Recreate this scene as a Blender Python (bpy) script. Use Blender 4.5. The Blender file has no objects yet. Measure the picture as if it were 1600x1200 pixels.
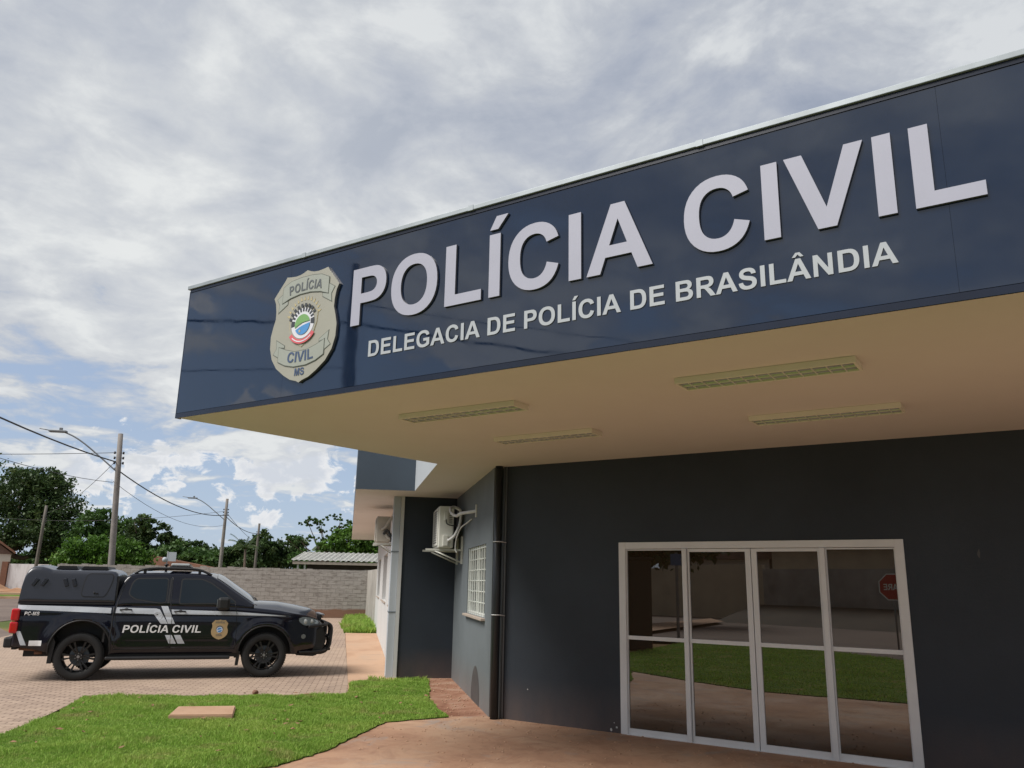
import bpy, bmesh, math, random
import numpy as np
from mathutils import Vector, Matrix
random.seed(7); rng = np.random.default_rng(11)
R = math.radians
S = bpy.context.scene
COL = S.collection

# ---------------------------------------------------------------- materials
def nodes_mat(name):
    m = bpy.data.materials.new(name); m.use_nodes = True
    nt = m.node_tree; b = nt.nodes['Principled BSDF']
    return m, nt, b
def setc(b, **k):
    for n, v in k.items():
        n = {'rough': 'Roughness', 'metal': 'Metallic', 'spec': 'Specular IOR Level', 'ior': 'IOR', 'coat': 'Coat Weight',
             'coatr': 'Coat Roughness', 'emis': 'Emission Strength', 'trans': 'Transmission Weight', 'alpha': 'Alpha', 'base': 'Base Color'}[n]
        b.inputs[n].default_value = (v[0], v[1], v[2], 1) if n == 'Base Color' else v
def N(nt, typ, **k):
    n = nt.nodes.new(typ)
    for a, v in k.items():
        if a.startswith('i_'):
            key = a[2:].replace('_', ' ')
            n.inputs[key].default_value = v
        else: setattr(n, a, v)
    return n
def ramp(nt, fac, stops):
    r = nt.nodes.new('ShaderNodeValToRGB')
    e = r.color_ramp.elements
    while len(e) < len(stops): e.new(0.5)
    for i, (p, c) in enumerate(stops):
        e[i].position = p; e[i].color = (c[0], c[1], c[2], 1) if not isinstance(c, (int, float)) else (c, c, c, 1)
    nt.links.new(fac, r.inputs['Fac']); return r.outputs['Color']
def noise(nt, scale, detail=5, rough=.55, co=None, dist=0.0):
    n = N(nt, 'ShaderNodeTexNoise'); n.inputs['Scale'].default_value = scale; n.inputs['Detail'].default_value = detail
    n.inputs['Roughness'].default_value = rough; n.inputs['Distortion'].default_value = dist
    if co is not None: nt.links.new(co, n.inputs['Vector'])
    return n.outputs['Fac']
def coord(nt, kind='Object'):
    return nt.nodes.new('ShaderNodeTexCoord').outputs[kind]
def mapping(nt, co, scale=(1, 1, 1), rot=(0, 0, 0), loc=(0, 0, 0)):
    m = nt.nodes.new('ShaderNodeMapping'); m.inputs['Scale'].default_value = scale; m.inputs['Rotation'].default_value = rot
    m.inputs['Location'].default_value = loc
    nt.links.new(co, m.inputs['Vector']); return m.outputs['Vector']
def worldpos(nt):
    return nt.nodes.new('ShaderNodeNewGeometry').outputs['Position']
def mix(nt, f, a, b, typ='MIX'):
    m = nt.nodes.new('ShaderNodeMix'); m.data_type = 'RGBA'; m.blend_type = typ
    for s, v in ((0, f), (6, a), (7, b)):
        if isinstance(v, (int, float)): m.inputs[s].default_value = v
        elif isinstance(v, tuple): m.inputs[s].default_value = (v[0], v[1], v[2], 1)
        else: nt.links.new(v, m.inputs[s])
    return m.outputs[2]
def math_(nt, op, a, b=None, clamp=False):
    m = nt.nodes.new('ShaderNodeMath'); m.operation = op; m.use_clamp = clamp
    for i, v in enumerate((a, b)):
        if v is None: continue
        if isinstance(v, (int, float)): m.inputs[i].default_value = v
        else: nt.links.new(v, m.inputs[i])
    return m.outputs[0]
def bump(nt, b, h, strength=.3, dist=.01):
    n = nt.nodes.new('ShaderNodeBump'); n.inputs['Strength'].default_value = strength; n.inputs['Distance'].default_value = dist
    nt.links.new(h, n.inputs['Height']); nt.links.new(n.outputs['Normal'], b.inputs['Normal'])
def paint(name, c, rough=.6, var=.12, scale=1.5, bmp=.0, bscale=60, **k):
    """painted / plain surface whose tone drifts a little over its area"""
    m, nt, b = nodes_mat(name); setc(b, rough=rough, **k)
    co = worldpos(nt)
    f = noise(nt, scale, 6, .6, co)
    lo = tuple(x * (1 - var) for x in c); hi = tuple(min(1, x * (1 + var)) for x in c)
    nt.links.new(ramp(nt, f, [(.3, lo), (.7, hi)]), b.inputs['Base Color'])
    if bmp: bump(nt, b, noise(nt, bscale, 4, .6, co), bmp, .004)
    return m
M = {}
def build_materials():
    # dark wall paint with a plaster grain and dust low down
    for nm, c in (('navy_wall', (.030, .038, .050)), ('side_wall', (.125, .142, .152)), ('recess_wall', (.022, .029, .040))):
        m, nt, b = nodes_mat(nm); setc(b, rough=.62, spec=.35); co = worldpos(nt)
        f = noise(nt, .8, 7, .62, co)
        base = ramp(nt, f, [(.25, tuple(x * .80 for x in c)), (.75, tuple(x * 1.2 for x in c))])
        sp = nt.nodes.new('ShaderNodeSeparateXYZ'); nt.links.new(co, sp.inputs[0])
        h = math_(nt, 'SUBTRACT', .55, sp.outputs['Z'])
        h = math_(nt, 'MULTIPLY', h, noise(nt, 3.0, 5, .6, mapping(nt, co, (1, 1, .5))), True)
        base = mix(nt, h, base, (.19, .12, .085))
        sc = math_(nt, 'GREATER_THAN', noise(nt, 9, 3, .5, mapping(nt, co, (1, 1, .35))), .76)
        base = mix(nt, math_(nt, 'MULTIPLY', sc, .25), base, (.22, .2, .18))
        nt.links.new(base, b.inputs['Base Color']); bump(nt, b, noise(nt, 45, 6, .7, co), .35, .004)
        M[nm] = m
    M['white_wall'] = paint('white_wall', (.50, .50, .49), .7, .07, .6, .25, 40)
    M['light_wall'] = paint('light_wall', (.38, .41, .44), .65, .05, .8, .2, 40)
    M['grey_parapet'] = paint('grey_parapet', (.050, .068, .092), .5, .1, 1.2, .2, 50)
    m, nt, b = nodes_mat('soffit_paint'); setc(b, rough=.75); co = worldpos(nt)
    f = noise(nt, .45, 6, .6, co)
    c = ramp(nt, f, [(.3, (.69, .63, .59)), (.7, (.75, .69, .65))])
    st = ramp(nt, noise(nt, 1.1, 8, .7, mapping(nt, co, (1, .5, 1))), [(.55, 0.), (.75, .28)])
    c = mix(nt, st, c, (.64, .54, .49)); nt.links.new(c, b.inputs['Base Color']); bump(nt, b, noise(nt, 50, 5, .7, co), .15, .003)
    M['soffit'] = m
    # glossy composite panel of the fascia, softly wavy so that the sky bends in it
    m, nt, b = nodes_mat('fascia_panel'); setc(b, base=(.006, .017, .042), rough=.035, ior=1.82); co = worldpos(nt)
    f = noise(nt, 1.2, 4, .5, co)
    nt.links.new(ramp(nt, f, [(.3, (.0035, .0105, .029)), (.7, (.0045, .0135, .036))]), b.inputs['Base Color'])
    nt.links.new(ramp(nt, noise(nt, 5, 6, .7, mapping(nt, co, (1, 1, .4))), [(.4, .02), (.8, .09)]), b.inputs['Roughness'])
    bump(nt, b, noise(nt, 1.6, 2, .5, mapping(nt, co, (1, 1, .8))), .05, .03)
    M['fascia'] = m
    M['fascia_edge'] = paint('fascia_edge', (.006, .010, .024), .25, .2, 3)
    M['flashing'] = paint('galvanised_flashing', (.30, .33, .35), .5, .15, 4, metal=.3)
    M['letter_face'] = paint('letter_face', (.345, .345, .415), .55, .03, 3)
    M['letter_face_small'] = paint('letter_face_small', (.37, .39, .41), .5, .03, 3)
    M['letter_side'] = paint('letter_side', (.11, .11, .13), .5, .1, 3)
    M['badge'] = paint('badge_face', (.31, .30, .25), .5, .04, 3)
    M['badge_line'] = paint('badge_line', (.10, .11, .09), .6)
    M['banner'] = paint('banner_face', (.30, .315, .275), .5, .04, 3)
    M['txt_grey'] = paint('text_grey', (.09, .10, .11), .6)
    M['txt_blue'] = paint('text_blue', (.045, .075, .15), .6)
    M['crest_black'] = paint('crest_black', (.03, .035, .045), .6)
    M['crest_white'] = paint('crest_white', (.62, .62, .66), .6)
    M['crest_green'] = paint('crest_green', (.16, .33, .11), .6)
    M['crest_blue'] = paint('crest_blue', (.06, .24, .52), .6)
    M['crest_red'] = paint('crest_red', (.58, .10, .12), .6)
    M['crest_gold'] = paint('crest_gold', (.46, .38, .20), .6)
    M['alu'] = paint('white_aluminium', (.70, .71, .72), .38, .05, 3)
    m, nt, b = nodes_mat('tinted_glass'); setc(b, base=(.030, .020, .012), rough=.008, ior=2.25)
    bump(nt, b, noise(nt, .7, 2, .5, worldpos(nt)), .02, .02); M['glass'] = m
    m, nt, b = nodes_mat('window_glass'); setc(b, base=(.12, .14, .15), rough=.08, ior=1.6); M['pane'] = m
    m, nt, b = nodes_mat('dark_window_glass'); setc(b, base=(.05, .058, .06), rough=.15, ior=1.5); M['dark_pane'] = m  # darker glass that sets off the grille bars
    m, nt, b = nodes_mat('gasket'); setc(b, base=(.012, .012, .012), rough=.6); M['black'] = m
    M['grille'] = paint('white_grille', (.62, .64, .60), .5, .05)
    M['ac'] = paint('ac_casing', (.60, .60, .55), .5, .08, 4)
    M['ac_dirty'] = paint('ac_casing_dusty', (.46, .42, .36), .6, .15, 4)
    M['ac_dark'] = paint('ac_vent', (.05, .05, .05), .7)
    M['hose'] = paint('hose_wrap', (.62, .61, .60), .7, .1, 8)
    M['pipe_dark'] = paint('pipe_dark', (.014, .017, .021), .45, .1)
    M['conduit'] = paint('conduit', (.14, .16, .18), .5, .1)
    M['sill'] = paint('stone_sill', (.36, .30, .25), .6, .1, 5)
    M['damp'] = paint('damp_stain', (.055, .05, .05), .7, .2, 5)
    M['lamp_body'] = paint('lamp_body', (.76, .72, .62), .5, .05)
    M['louvre'] = paint('lamp_louvre', (.72, .71, .64), .35, .05)
    M['tube'] = paint('lamp_lawn_reflection', (.36, .62, .24), .25, .08)  # green of the mirrored lawn, painted in as the plate's colour
    # ground ------------------------------------------------------------
    m, nt, b = nodes_mat('red_dust_concrete'); setc(b, rough=.8, spec=.3); co = worldpos(nt)
    a = ramp(nt, noise(nt, .55, 8, .62, co, .6), [(.28, (.26, .14, .088)), (.45, (.38, .225, .145)), (.6, (.42, .27, .18)), (.75, (.34, .26, .205))])
    s2 = ramp(nt, noise(nt, 2.4, 9, .75, co, 1.0), [(.48, 0.), (.68, .55)])
    c = mix(nt, s2, a, (.20, .10, .065))
    s3 = ramp(nt, noise(nt, .9, 6, .7, mapping(nt, co, (1, 1, 1), loc=(7, 3, 0)), 1.5), [(.56, 0.), (.68, .6)])
    c = mix(nt, s3, c, (.27, .25, .235))
    sp = ramp(nt, noise(nt, 38, 3, .6, co), [(.68, 0.), (.74, .8)])
    c = mix(nt, sp, c, (.52, .40, .30)); nt.links.new(c, b.inputs['Base Color'])
    nt.links.new(ramp(nt, noise(nt, .9, 5, .6, co, 1.), [(.4, .85), (.7, .55)]), b.inputs['Roughness'])
    bump(nt, b, noise(nt, 30, 8, .75, co), .35, .006); M['concrete'] = m
    m, nt, b = nodes_mat('path_concrete'); setc(b, rough=.85, spec=.25); co = worldpos(nt)
    a = ramp(nt, noise(nt, .8, 8, .62, mapping(nt, co, (1, .5, 1)), .5), [(.3, (.36, .215, .135)), (.55, (.46, .30, .20)), (.75, (.40, .29, .21))])
    s2 = ramp(nt, noise(nt, 1.6, 8, .75, mapping(nt, co, (.35, 1.6, 1)), .5), [(.56, 0.), (.7, .6)])
    c = mix(nt, s2, a, (.22, .17, .14)); nt.links.new(c, b.inputs['Base Color'])
    bump(nt, b, noise(nt, 30, 8, .75, co), .35, .006); M['path'] = m
    m, nt, b = nodes_mat('dirty_strip'); setc(b, rough=.85, spec=.25); co = worldpos(nt)
    c = ramp(nt, noise(nt, 1.3, 9, .7, co, .8), [(.35, (.17, .075, .045)), (.5, (.27, .14, .09)), (.68, (.36, .25, .19))])
    nt.links.new(c, b.inputs['Base Color']); bump(nt, b, noise(nt, 25, 8, .75, co), .5, .01); M['strip'] = m
    # pavers
    m, nt, b = nodes_mat('block_paving'); setc(b, rough=.85, spec=.25); co = worldpos(nt)
    mp = mapping(nt, co, (1, 1, 1), (0, 0, R(1.0)))
    br = nt.nodes.new('ShaderNodeTexBrick'); nt.links.new(mp, br.inputs['Vector'])
    br.inputs['Scale'].default_value = 1; br.inputs['Brick Width'].default_value = .205; br.inputs['Row Height'].default_value = .105
    br.inputs['Mortar Size'].default_value = .010; br.inputs['Mortar Smooth'].default_value = .3; br.inputs['Bias'].default_value = 0
    br.inputs['Color1'].default_value = (.42, .315, .245, 1); br.inputs['Color2'].default_value = (.31, .23, .18, 1)
    br.inputs['Mortar'].default_value = (.12, .08, .06, 1)
    f = noise(nt, .35, 7, .6, co)
    c = mix(nt, ramp(nt, f, [(.38, 0.), (.75, .6)]), br.outputs['Color'], (.44, .33, .24))
    f2 = ramp(nt, noise(nt, 1.2, 8, .7, mapping(nt, co, (1, 1, 1), loc=(4, 9, 0)), 1.), [(.56, 0.), (.72, .4)])
    c = mix(nt, f2, c, (.16, .12, .10))
    nt.links.new(c, b.inputs['Base Color']); bump(nt, b, math_(nt, 'SUBTRACT', noise(nt, 30, 5, .6, co), math_(nt, 'MULTIPLY', br.outputs['Fac'], 1.5)), .5, .006)
    M['pavers'] = m
    m, nt, b = nodes_mat('asphalt'); setc(b, rough=.85, spec=.3); co = worldpos(nt)
    c = ramp(nt, noise(nt, .25, 8, .65, co, .5), [(.3, (.115, .085, .07)), (.7, (.18, .135, .11))])
    nt.links.new(c, b.inputs['Base Color']); bump(nt, b, noise(nt, 60, 5, .7, co), .4, .006); M['asphalt'] = m
    m, nt, b = nodes_mat('ground_soil'); setc(b, rough=.95, spec=.1); co = worldpos(nt)
    c = ramp(nt, noise(nt, .12, 8, .65, co, .5), [(.35, (.06, .09, .025)), (.5, (.11, .12, .04)), (.62, (.26, .15, .085))])
    nt.links.new(c, b.inputs['Base Color']); M['soil'] = m
    m, nt, b = nodes_mat('red_dirt'); setc(b, rough=.95, spec=.1); co = worldpos(nt)
    c = ramp(nt, noise(nt, .5, 8, .65, co, .5), [(.35, (.30, .16, .09)), (.65, (.42, .26, .16))])
    nt.links.new(c, b.inputs['Base Color']); M['dirt'] = m
    M['verge_soil'] = paint('street_verge_soil', (.06, .048, .034), .9, .35, .5)
    m, nt, b = nodes_mat('lawn_base'); setc(b, rough=.95, spec=.1); co = worldpos(nt)
    c = ramp(nt, noise(nt, 1.3, 8, .65, co, .5), [(.35, (.06, .12, .02)), (.55, (.11, .17, .03)), (.68, (.21, .16, .07))])
    nt.links.new(c, b.inputs['Base Color']); bump(nt, b, noise(nt, 40, 5, .7, co), .6, .03); M['lawn_base'] = m
    m, nt, b = nodes_mat('grass_blade'); setc(b, rough=.6, spec=.2); co = worldpos(nt)
    a = ramp(nt, noise(nt, .9, 6, .6, co, .5), [(.3, (.14, .29, .028)), (.5, (.22, .39, .05)), (.72, (.34, .46, .09))])
    c = mix(nt, ramp(nt, noise(nt, 22, 2, .5, co), [(.3, 0.), (.75, .55)]), a, (.42, .48, .15))
    c = mix(nt, ramp(nt, noise(nt, 1.9, 4, .6, mapping(nt, co, loc=(3, 5, 0))), [(.56, 0.), (.70, .75)]), c, (.40, .34, .15))
    nt.links.new(c, b.inputs['Base Color'])
    tr = nt.nodes.new('ShaderNodeBsdfTranslucent'); nt.links.new(c, tr.inputs['Color'])
    ms = nt.nodes.new('ShaderNodeMixShader'); ms.inputs[0].default_value = .35
    nt.links.new(b.outputs[0], ms.inputs[1]); nt.links.new(tr.outputs[0], ms.inputs[2])
    nt.links.new(ms.outputs[0], nt.nodes['Material Output'].inputs['Surface']); M['grass'] = m
    M['leaf_litter'] = paint('dry_leaf', (.22, .12, .06), .8, .2, 30)
    # masonry
    m, nt, b = nodes_mat('bare_block_wall'); setc(b, rough=.9, spec=.2); co = worldpos(nt)
    sp = nt.nodes.new('ShaderNodeSeparateXYZ'); nt.links.new(co, sp.inputs[0])
    cb = nt.nodes.new('ShaderNodeCombineXYZ'); nt.links.new(math_(nt, 'ADD', sp.outputs['X'], sp.outputs['Y']), cb.inputs[0]); nt.links.new(sp.outputs['Z'], cb.inputs[1])
    br = nt.nodes.new('ShaderNodeTexBrick'); nt.links.new(cb.outputs[0], br.inputs['Vector'])
    br.inputs['Scale'].default_value = 1; br.inputs['Brick Width'].default_value = .40; br.inputs['Row Height'].default_value = .19
    br.inputs['Mortar Size'].default_value = .012; br.inputs['Mortar Smooth'].default_value = .2
    br.inputs['Color1'].default_value = (.33, .31, .28, 1); br.inputs['Color2'].default_value = (.27, .25, .225, 1); br.inputs['Mortar'].default_value = (.19, .175, .155, 1)
    f = ramp(nt, noise(nt, .5, 8, .7, mapping(nt, cb.outputs[0], (1, 1.6, 1)), .6), [(.35, 0.), (.7, .6)])
    c = mix(nt, f, br.outputs['Color'], (.40, .375, .35))
    f2 = ramp(nt, noise(nt, 3.5, 6, .7, mapping(nt, cb.outputs[0], (.8, 3.2, 1), loc=(3, 2, 0))), [(.50, 0.), (.64, .75)])
    c = mix(nt, f2, c, (.13, .11, .095))
    f3 = math_(nt, 'ADD', math_(nt, 'MULTIPLY', math_(nt, 'SUBTRACT', .42, sp.outputs['Z']), 4.), noise(nt, 1.5, 6, .6, cb.outputs[0]), False)
    c = mix(nt, ramp(nt, f3, [(.5, 0.), (.8, .9)]), c, (.20, .105, .065))
    nt.links.new(c, b.inputs['Base Color']); bump(nt, b, math_(nt, 'ADD', noise(nt, 30, 5, .7, co), br.outputs['Fac']), .6, .012); M['block'] = m
    M['stain_wall'] = paint('weathered_plaster', (.30, .28, .25), .9, .3, .9, .3)
    M['beige_wall'] = paint('beige_plaster', (.46, .38, .27), .85, .15, .9, .2)
    m, nt, b = nodes_mat('white_yard_wall'); setc(b, rough=.85); co = worldpos(nt)
    c = ramp(nt, noise(nt, 1.2, 8, .7, mapping(nt, co, (1.5, 1.5, .35)), .3), [(.48, (.66, .67, .68)), (.68, (.44, .43, .42))])
    nt.links.new(c, b.inputs['Base Color']); M['white_yard'] = m
    M['cream_wall'] = paint('cream_house_wall', (.52, .48, .42), .85, .08, .9)
    M['brown_gable'] = paint('brown_gable', (.15, .095, .075), .85, .2, 1.5)
    M['brown_post'] = paint('brown_post', (.16, .075, .045), .8, .2, 2)
    M['roof_tile'] = paint('clay_roof', (.23, .12, .08), .85, .3, 1.5)
    M['fibre_roof'] = paint('fibre_cement_roof', (.56, .56, .53), .8, .15, 1.3)
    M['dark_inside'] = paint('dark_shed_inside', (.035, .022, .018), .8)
    M['pole'] = paint('pole_concrete', (.20, .18, .165), .85, .25, 2.2, .3, 25)
    M['pole_far'] = paint('pole_wood', (.12, .105, .09), .85, .2, 2.2)
    M['wire'] = paint('wire_black', (.02, .02, .024), .6)
    M['lamp_grey'] = paint('street_lamp_grey', (.16, .17, .18), .5)
    M['sign_red'] = paint('sign_red', (.42, .03, .03), .5)
    M['sign_white'] = paint('sign_white', (.75, .75, .75), .5)
    M['banner_blue'] = paint('banner_blue', (.05, .10, .20), .6)
    M['bark'] = paint('bark', (.10, .075, .055), .9, .3, 3)
    for nm, lo, mid, hi in (('leaf_dark', (.026, .055, .016), (.055, .098, .028), (.12, .145, .05)),
                            ('leaf_bright', (.04, .10, .012), (.075, .16, .02), (.15, .24, .04)),
                            ('leaf_mid', (.03, .07, .016), (.06, .125, .026), (.11, .17, .045)),
                            ('leaf_pale', (.04, .09, .025), (.08, .15, .04), (.15, .21, .065))):
        m, nt, b = nodes_mat(nm); setc(b, rough=.55, spec=.3); co = worldpos(nt)
        c = ramp(nt, noise(nt, .55, 6, .75, co), [(.32, lo), (.52, mid), (.72, hi)])
        c2 = ramp(nt, noise(nt, 3.2, 2, .6, co), [(.3, .55), (.7, 1.35)])
        c = mix(nt, 1.0, c, c2, 'MULTIPLY'); nt.links.new(c, b.inputs['Base Color'])
        tr = nt.nodes.new('ShaderNodeBsdfTranslucent'); nt.links.new(c, tr.inputs['Color'])
        ms = nt.nodes.new('ShaderNodeMixShader'); ms.inputs[0].default_value = .25
        nt.links.new(b.outputs[0], ms.inputs[1]); nt.links.new(tr.outputs[0], ms.inputs[2])
        nt.links.new(ms.outputs[0], nt.nodes['Material Output'].inputs['Surface']); M[nm] = m
    # truck
    m, nt, b = nodes_mat('black_car_paint'); setc(b, base=(.004, .0045, .010), rough=.16, coat=.35, coatr=.03, ior=1.38)
    co = coord(nt); nt.links.new(ramp(nt, noise(nt, 3, 6, .7, co), [(.4, .12), (.75, .22)]), b.inputs['Roughness'])
    sp = nt.nodes.new('ShaderNodeSeparateXYZ'); nt.links.new(co, sp.inputs[0])
    h = math_(nt, 'MULTIPLY', math_(nt, 'SUBTRACT', .75, sp.outputs['Z']), noise(nt, 5, 6, .7, co), True)
    nt.links.new(mix(nt, math_(nt, 'MULTIPLY', h, .22), (.004, .0045, .010), (.10, .06, .04)), b.inputs['Base Color'])
    M['car'] = m
    M['cap_shell'] = paint('cap_shell_paint', (.012, .014, .023), .32, .15, 2, coat=.4, coatr=.12)
    M['trim'] = paint('black_trim', (.008, .008, .009), .55, .2, 5)
    M['rubber'] = paint('tyre_rubber', (.013, .013, .013), .8, .2, 6)
    m, nt, b = nodes_mat('rim_black'); setc(b, base=(.003, .003, .0035), rough=.42, coat=.1); M['rim'] = m
    m, nt, b = nodes_mat('hub_metal'); setc(b, base=(.30, .30, .31), rough=.35, metal=1.0); M['chrome'] = m
    m, nt, b = nodes_mat('car_glass'); setc(b, base=(.010, .016, .022), rough=.03, ior=1.42); M['carglass'] = m
    m, nt, b = nodes_mat('windscreen_glass'); setc(b, base=(.12, .13, .14), rough=.03, ior=2.7); M['windscreen'] = m  # pale base puts the reflected sky into the windscreen colour
    M['decal'] = paint('decal_silver', (.50, .53, .57), .45, .05, 6)
    M['decal_white'] = paint('decal_white', (.78, .78, .78), .5, .04, 6)
    M['badge_gold'] = paint('badge_gold', (.42, .30, .15), .5, .06, 6)
    m, nt, b = nodes_mat('tail_lens'); setc(b, base=(.50, .008, .012), rough=.12, coat=.8); M['tail'] = m
    m, nt, b = nodes_mat('head_lens'); setc(b, base=(.30, .33, .34), rough=.08, coat=1.0, metal=.6); M['head'] = m
    m, nt, b = nodes_mat('lightbar_lens'); setc(b, base=(.42, .44, .44), rough=.15, coat=.6); M['bar'] = m
    M['fog'] = paint('fog_lens', (.12, .13, .13), .2)
build_materials()

# ---------------------------------------------------------------- mesh helpers
def link(name, me, mats, parent=None, smooth=False, loc=None):
    o = bpy.data.objects.new(name, me); COL.objects.link(o)
    for m in (mats if isinstance(mats, (list, tuple)) else [mats]):
        me.materials.append(M[m] if isinstance(m, str) else m)
    if smooth: me.polygons.foreach_set('use_smooth', [True] * len(me.polygons))
    if parent is not None: o.parent = parent
    if loc is not None: o.location = loc
    return o
def fin(bm, name, mats, parent=None, smooth=False, loc=None):
    me = bpy.data.meshes.new(name); bm.to_mesh(me); bm.free()
    return link(name, me, mats, parent, smooth, loc)
def tag(o, label=None, cat=None, group=None, kind=None):
    if label: o['label'] = label
    if cat: o['category'] = cat
    if group: o['group'] = group
    if kind: o['kind'] = kind
    return o
def empty(name, loc=(0, 0, 0), rz=0):
    o = bpy.data.objects.new(name, None); COL.objects.link(o); o.empty_display_size = .2
    o.location = loc; o.rotation_euler = (0, 0, rz); return o
def box(bm, x0, x1, y0, y1, z0, z1, mt=None, mi=0, bev=0):
    r = bmesh.ops.create_cube(bm, size=1)
    vs = r['verts']
    for v in vs:
        v.co = Vector((x0 + (v.co.x + .5) * (x1 - x0), y0 + (v.co.y + .5) * (y1 - y0), z0 + (v.co.z + .5) * (z1 - z0)))
    fs = set(f for v in vs for f in v.link_faces)
    if bev:
        es = set(e for v in vs for e in v.link_edges)
        rr = bmesh.ops.bevel(bm, geom=list(es), offset=bev, segments=2, affect='EDGES', profile=.5)
        vs = list(set(v for f in rr['faces'] for v in f.verts) | set(v for v in vs if v.is_valid))
        fs = set(f for v in vs for f in v.link_faces)
    if mt is not None:
        for v in vs: v.co = mt @ v.co
    for f in fs: f.material_index = mi
def prism(bm, poly, z0, z1, mside=0, mtop=0, mbot=0, mt=None, sides=None):
    """poly: list of (x,y) counter-clockwise"""
    a = [bm.verts.new((x, y, z0)) for x, y in poly]; b = [bm.verts.new((x, y, z1)) for x, y in poly]
    n = len(poly); allv = a + b
    f = bm.faces.new(list(reversed(a))); f.material_index = mbot
    f = bm.faces.new(b); f.material_index = mtop
    for i in range(n):
        f = bm.faces.new((a[i], a[(i + 1) % n], b[(i + 1) % n], b[i])); f.material_index = sides[i] if sides else mside
    if mt is not None:
        for v in allv: v.co = mt @ v.co
def tube(bm, pts, rad, seg=8, mi=0, cap=True):
    pts = [Vector(p) for p in pts]; n = len(pts)
    rads = rad if isinstance(rad, (list, tuple)) else [rad] * n
    rings = []
    up = None
    for i, p in enumerate(pts):
        t = (pts[min(i + 1, n - 1)] - pts[max(i - 1, 0)]).normalized()
        if up is None:
            up = Vector((0, 0, 1)) if abs(t.z) < .9 else Vector((1, 0, 0))
        a = t.cross(up).normalized(); b = a.cross(t).normalized(); up = b
        rings.append([bm.verts.new(p + (a * math.cos(2 * math.pi * k / seg) + b * math.sin(2 * math.pi * k / seg)) * rads[i]) for k in range(seg)])
    for i in range(n - 1):
        for k in range(seg):
            f = bm.faces.new((rings[i][k], rings[i][(k + 1) % seg], rings[i + 1][(k + 1) % seg], rings[i + 1][k])); f.material_index = mi; f.smooth = True
    if cap:
        f = bm.faces.new(list(reversed(rings[0]))); f.material_index = mi
        f = bm.faces.new(rings[-1]); f.material_index = mi
def sheet(name, poly, z, mat, parent=None):
    bm = bmesh.new(); bm.faces.new([bm.verts.new((x, y, z)) for x, y in poly])
    bmesh.ops.triangulate(bm, faces=bm.faces)
    bmesh.ops.recalc_face_normals(bm, faces=bm.faces)
    for f in bm.faces:
        if f.normal.z < 0: f.normal_flip()
    return fin(bm, name, mat, parent)
def catmull(pts, n=6):
    pts = [Vector(p) for p in pts]; out = []
    P = [pts[0]] + pts + [pts[-1]]
    for i in range(1, len(P) - 2):
        for k in range(n):
            t = k / n; a, b, c, d = P[i - 1:i + 3]
            out.append(.5 * ((2 * b) + (c - a) * t + (2 * a - 5 * b + 4 * c - d) * t * t + (3 * b - a - 3 * c + d) * t ** 3))
    out.append(pts[-1]); return out

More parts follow.
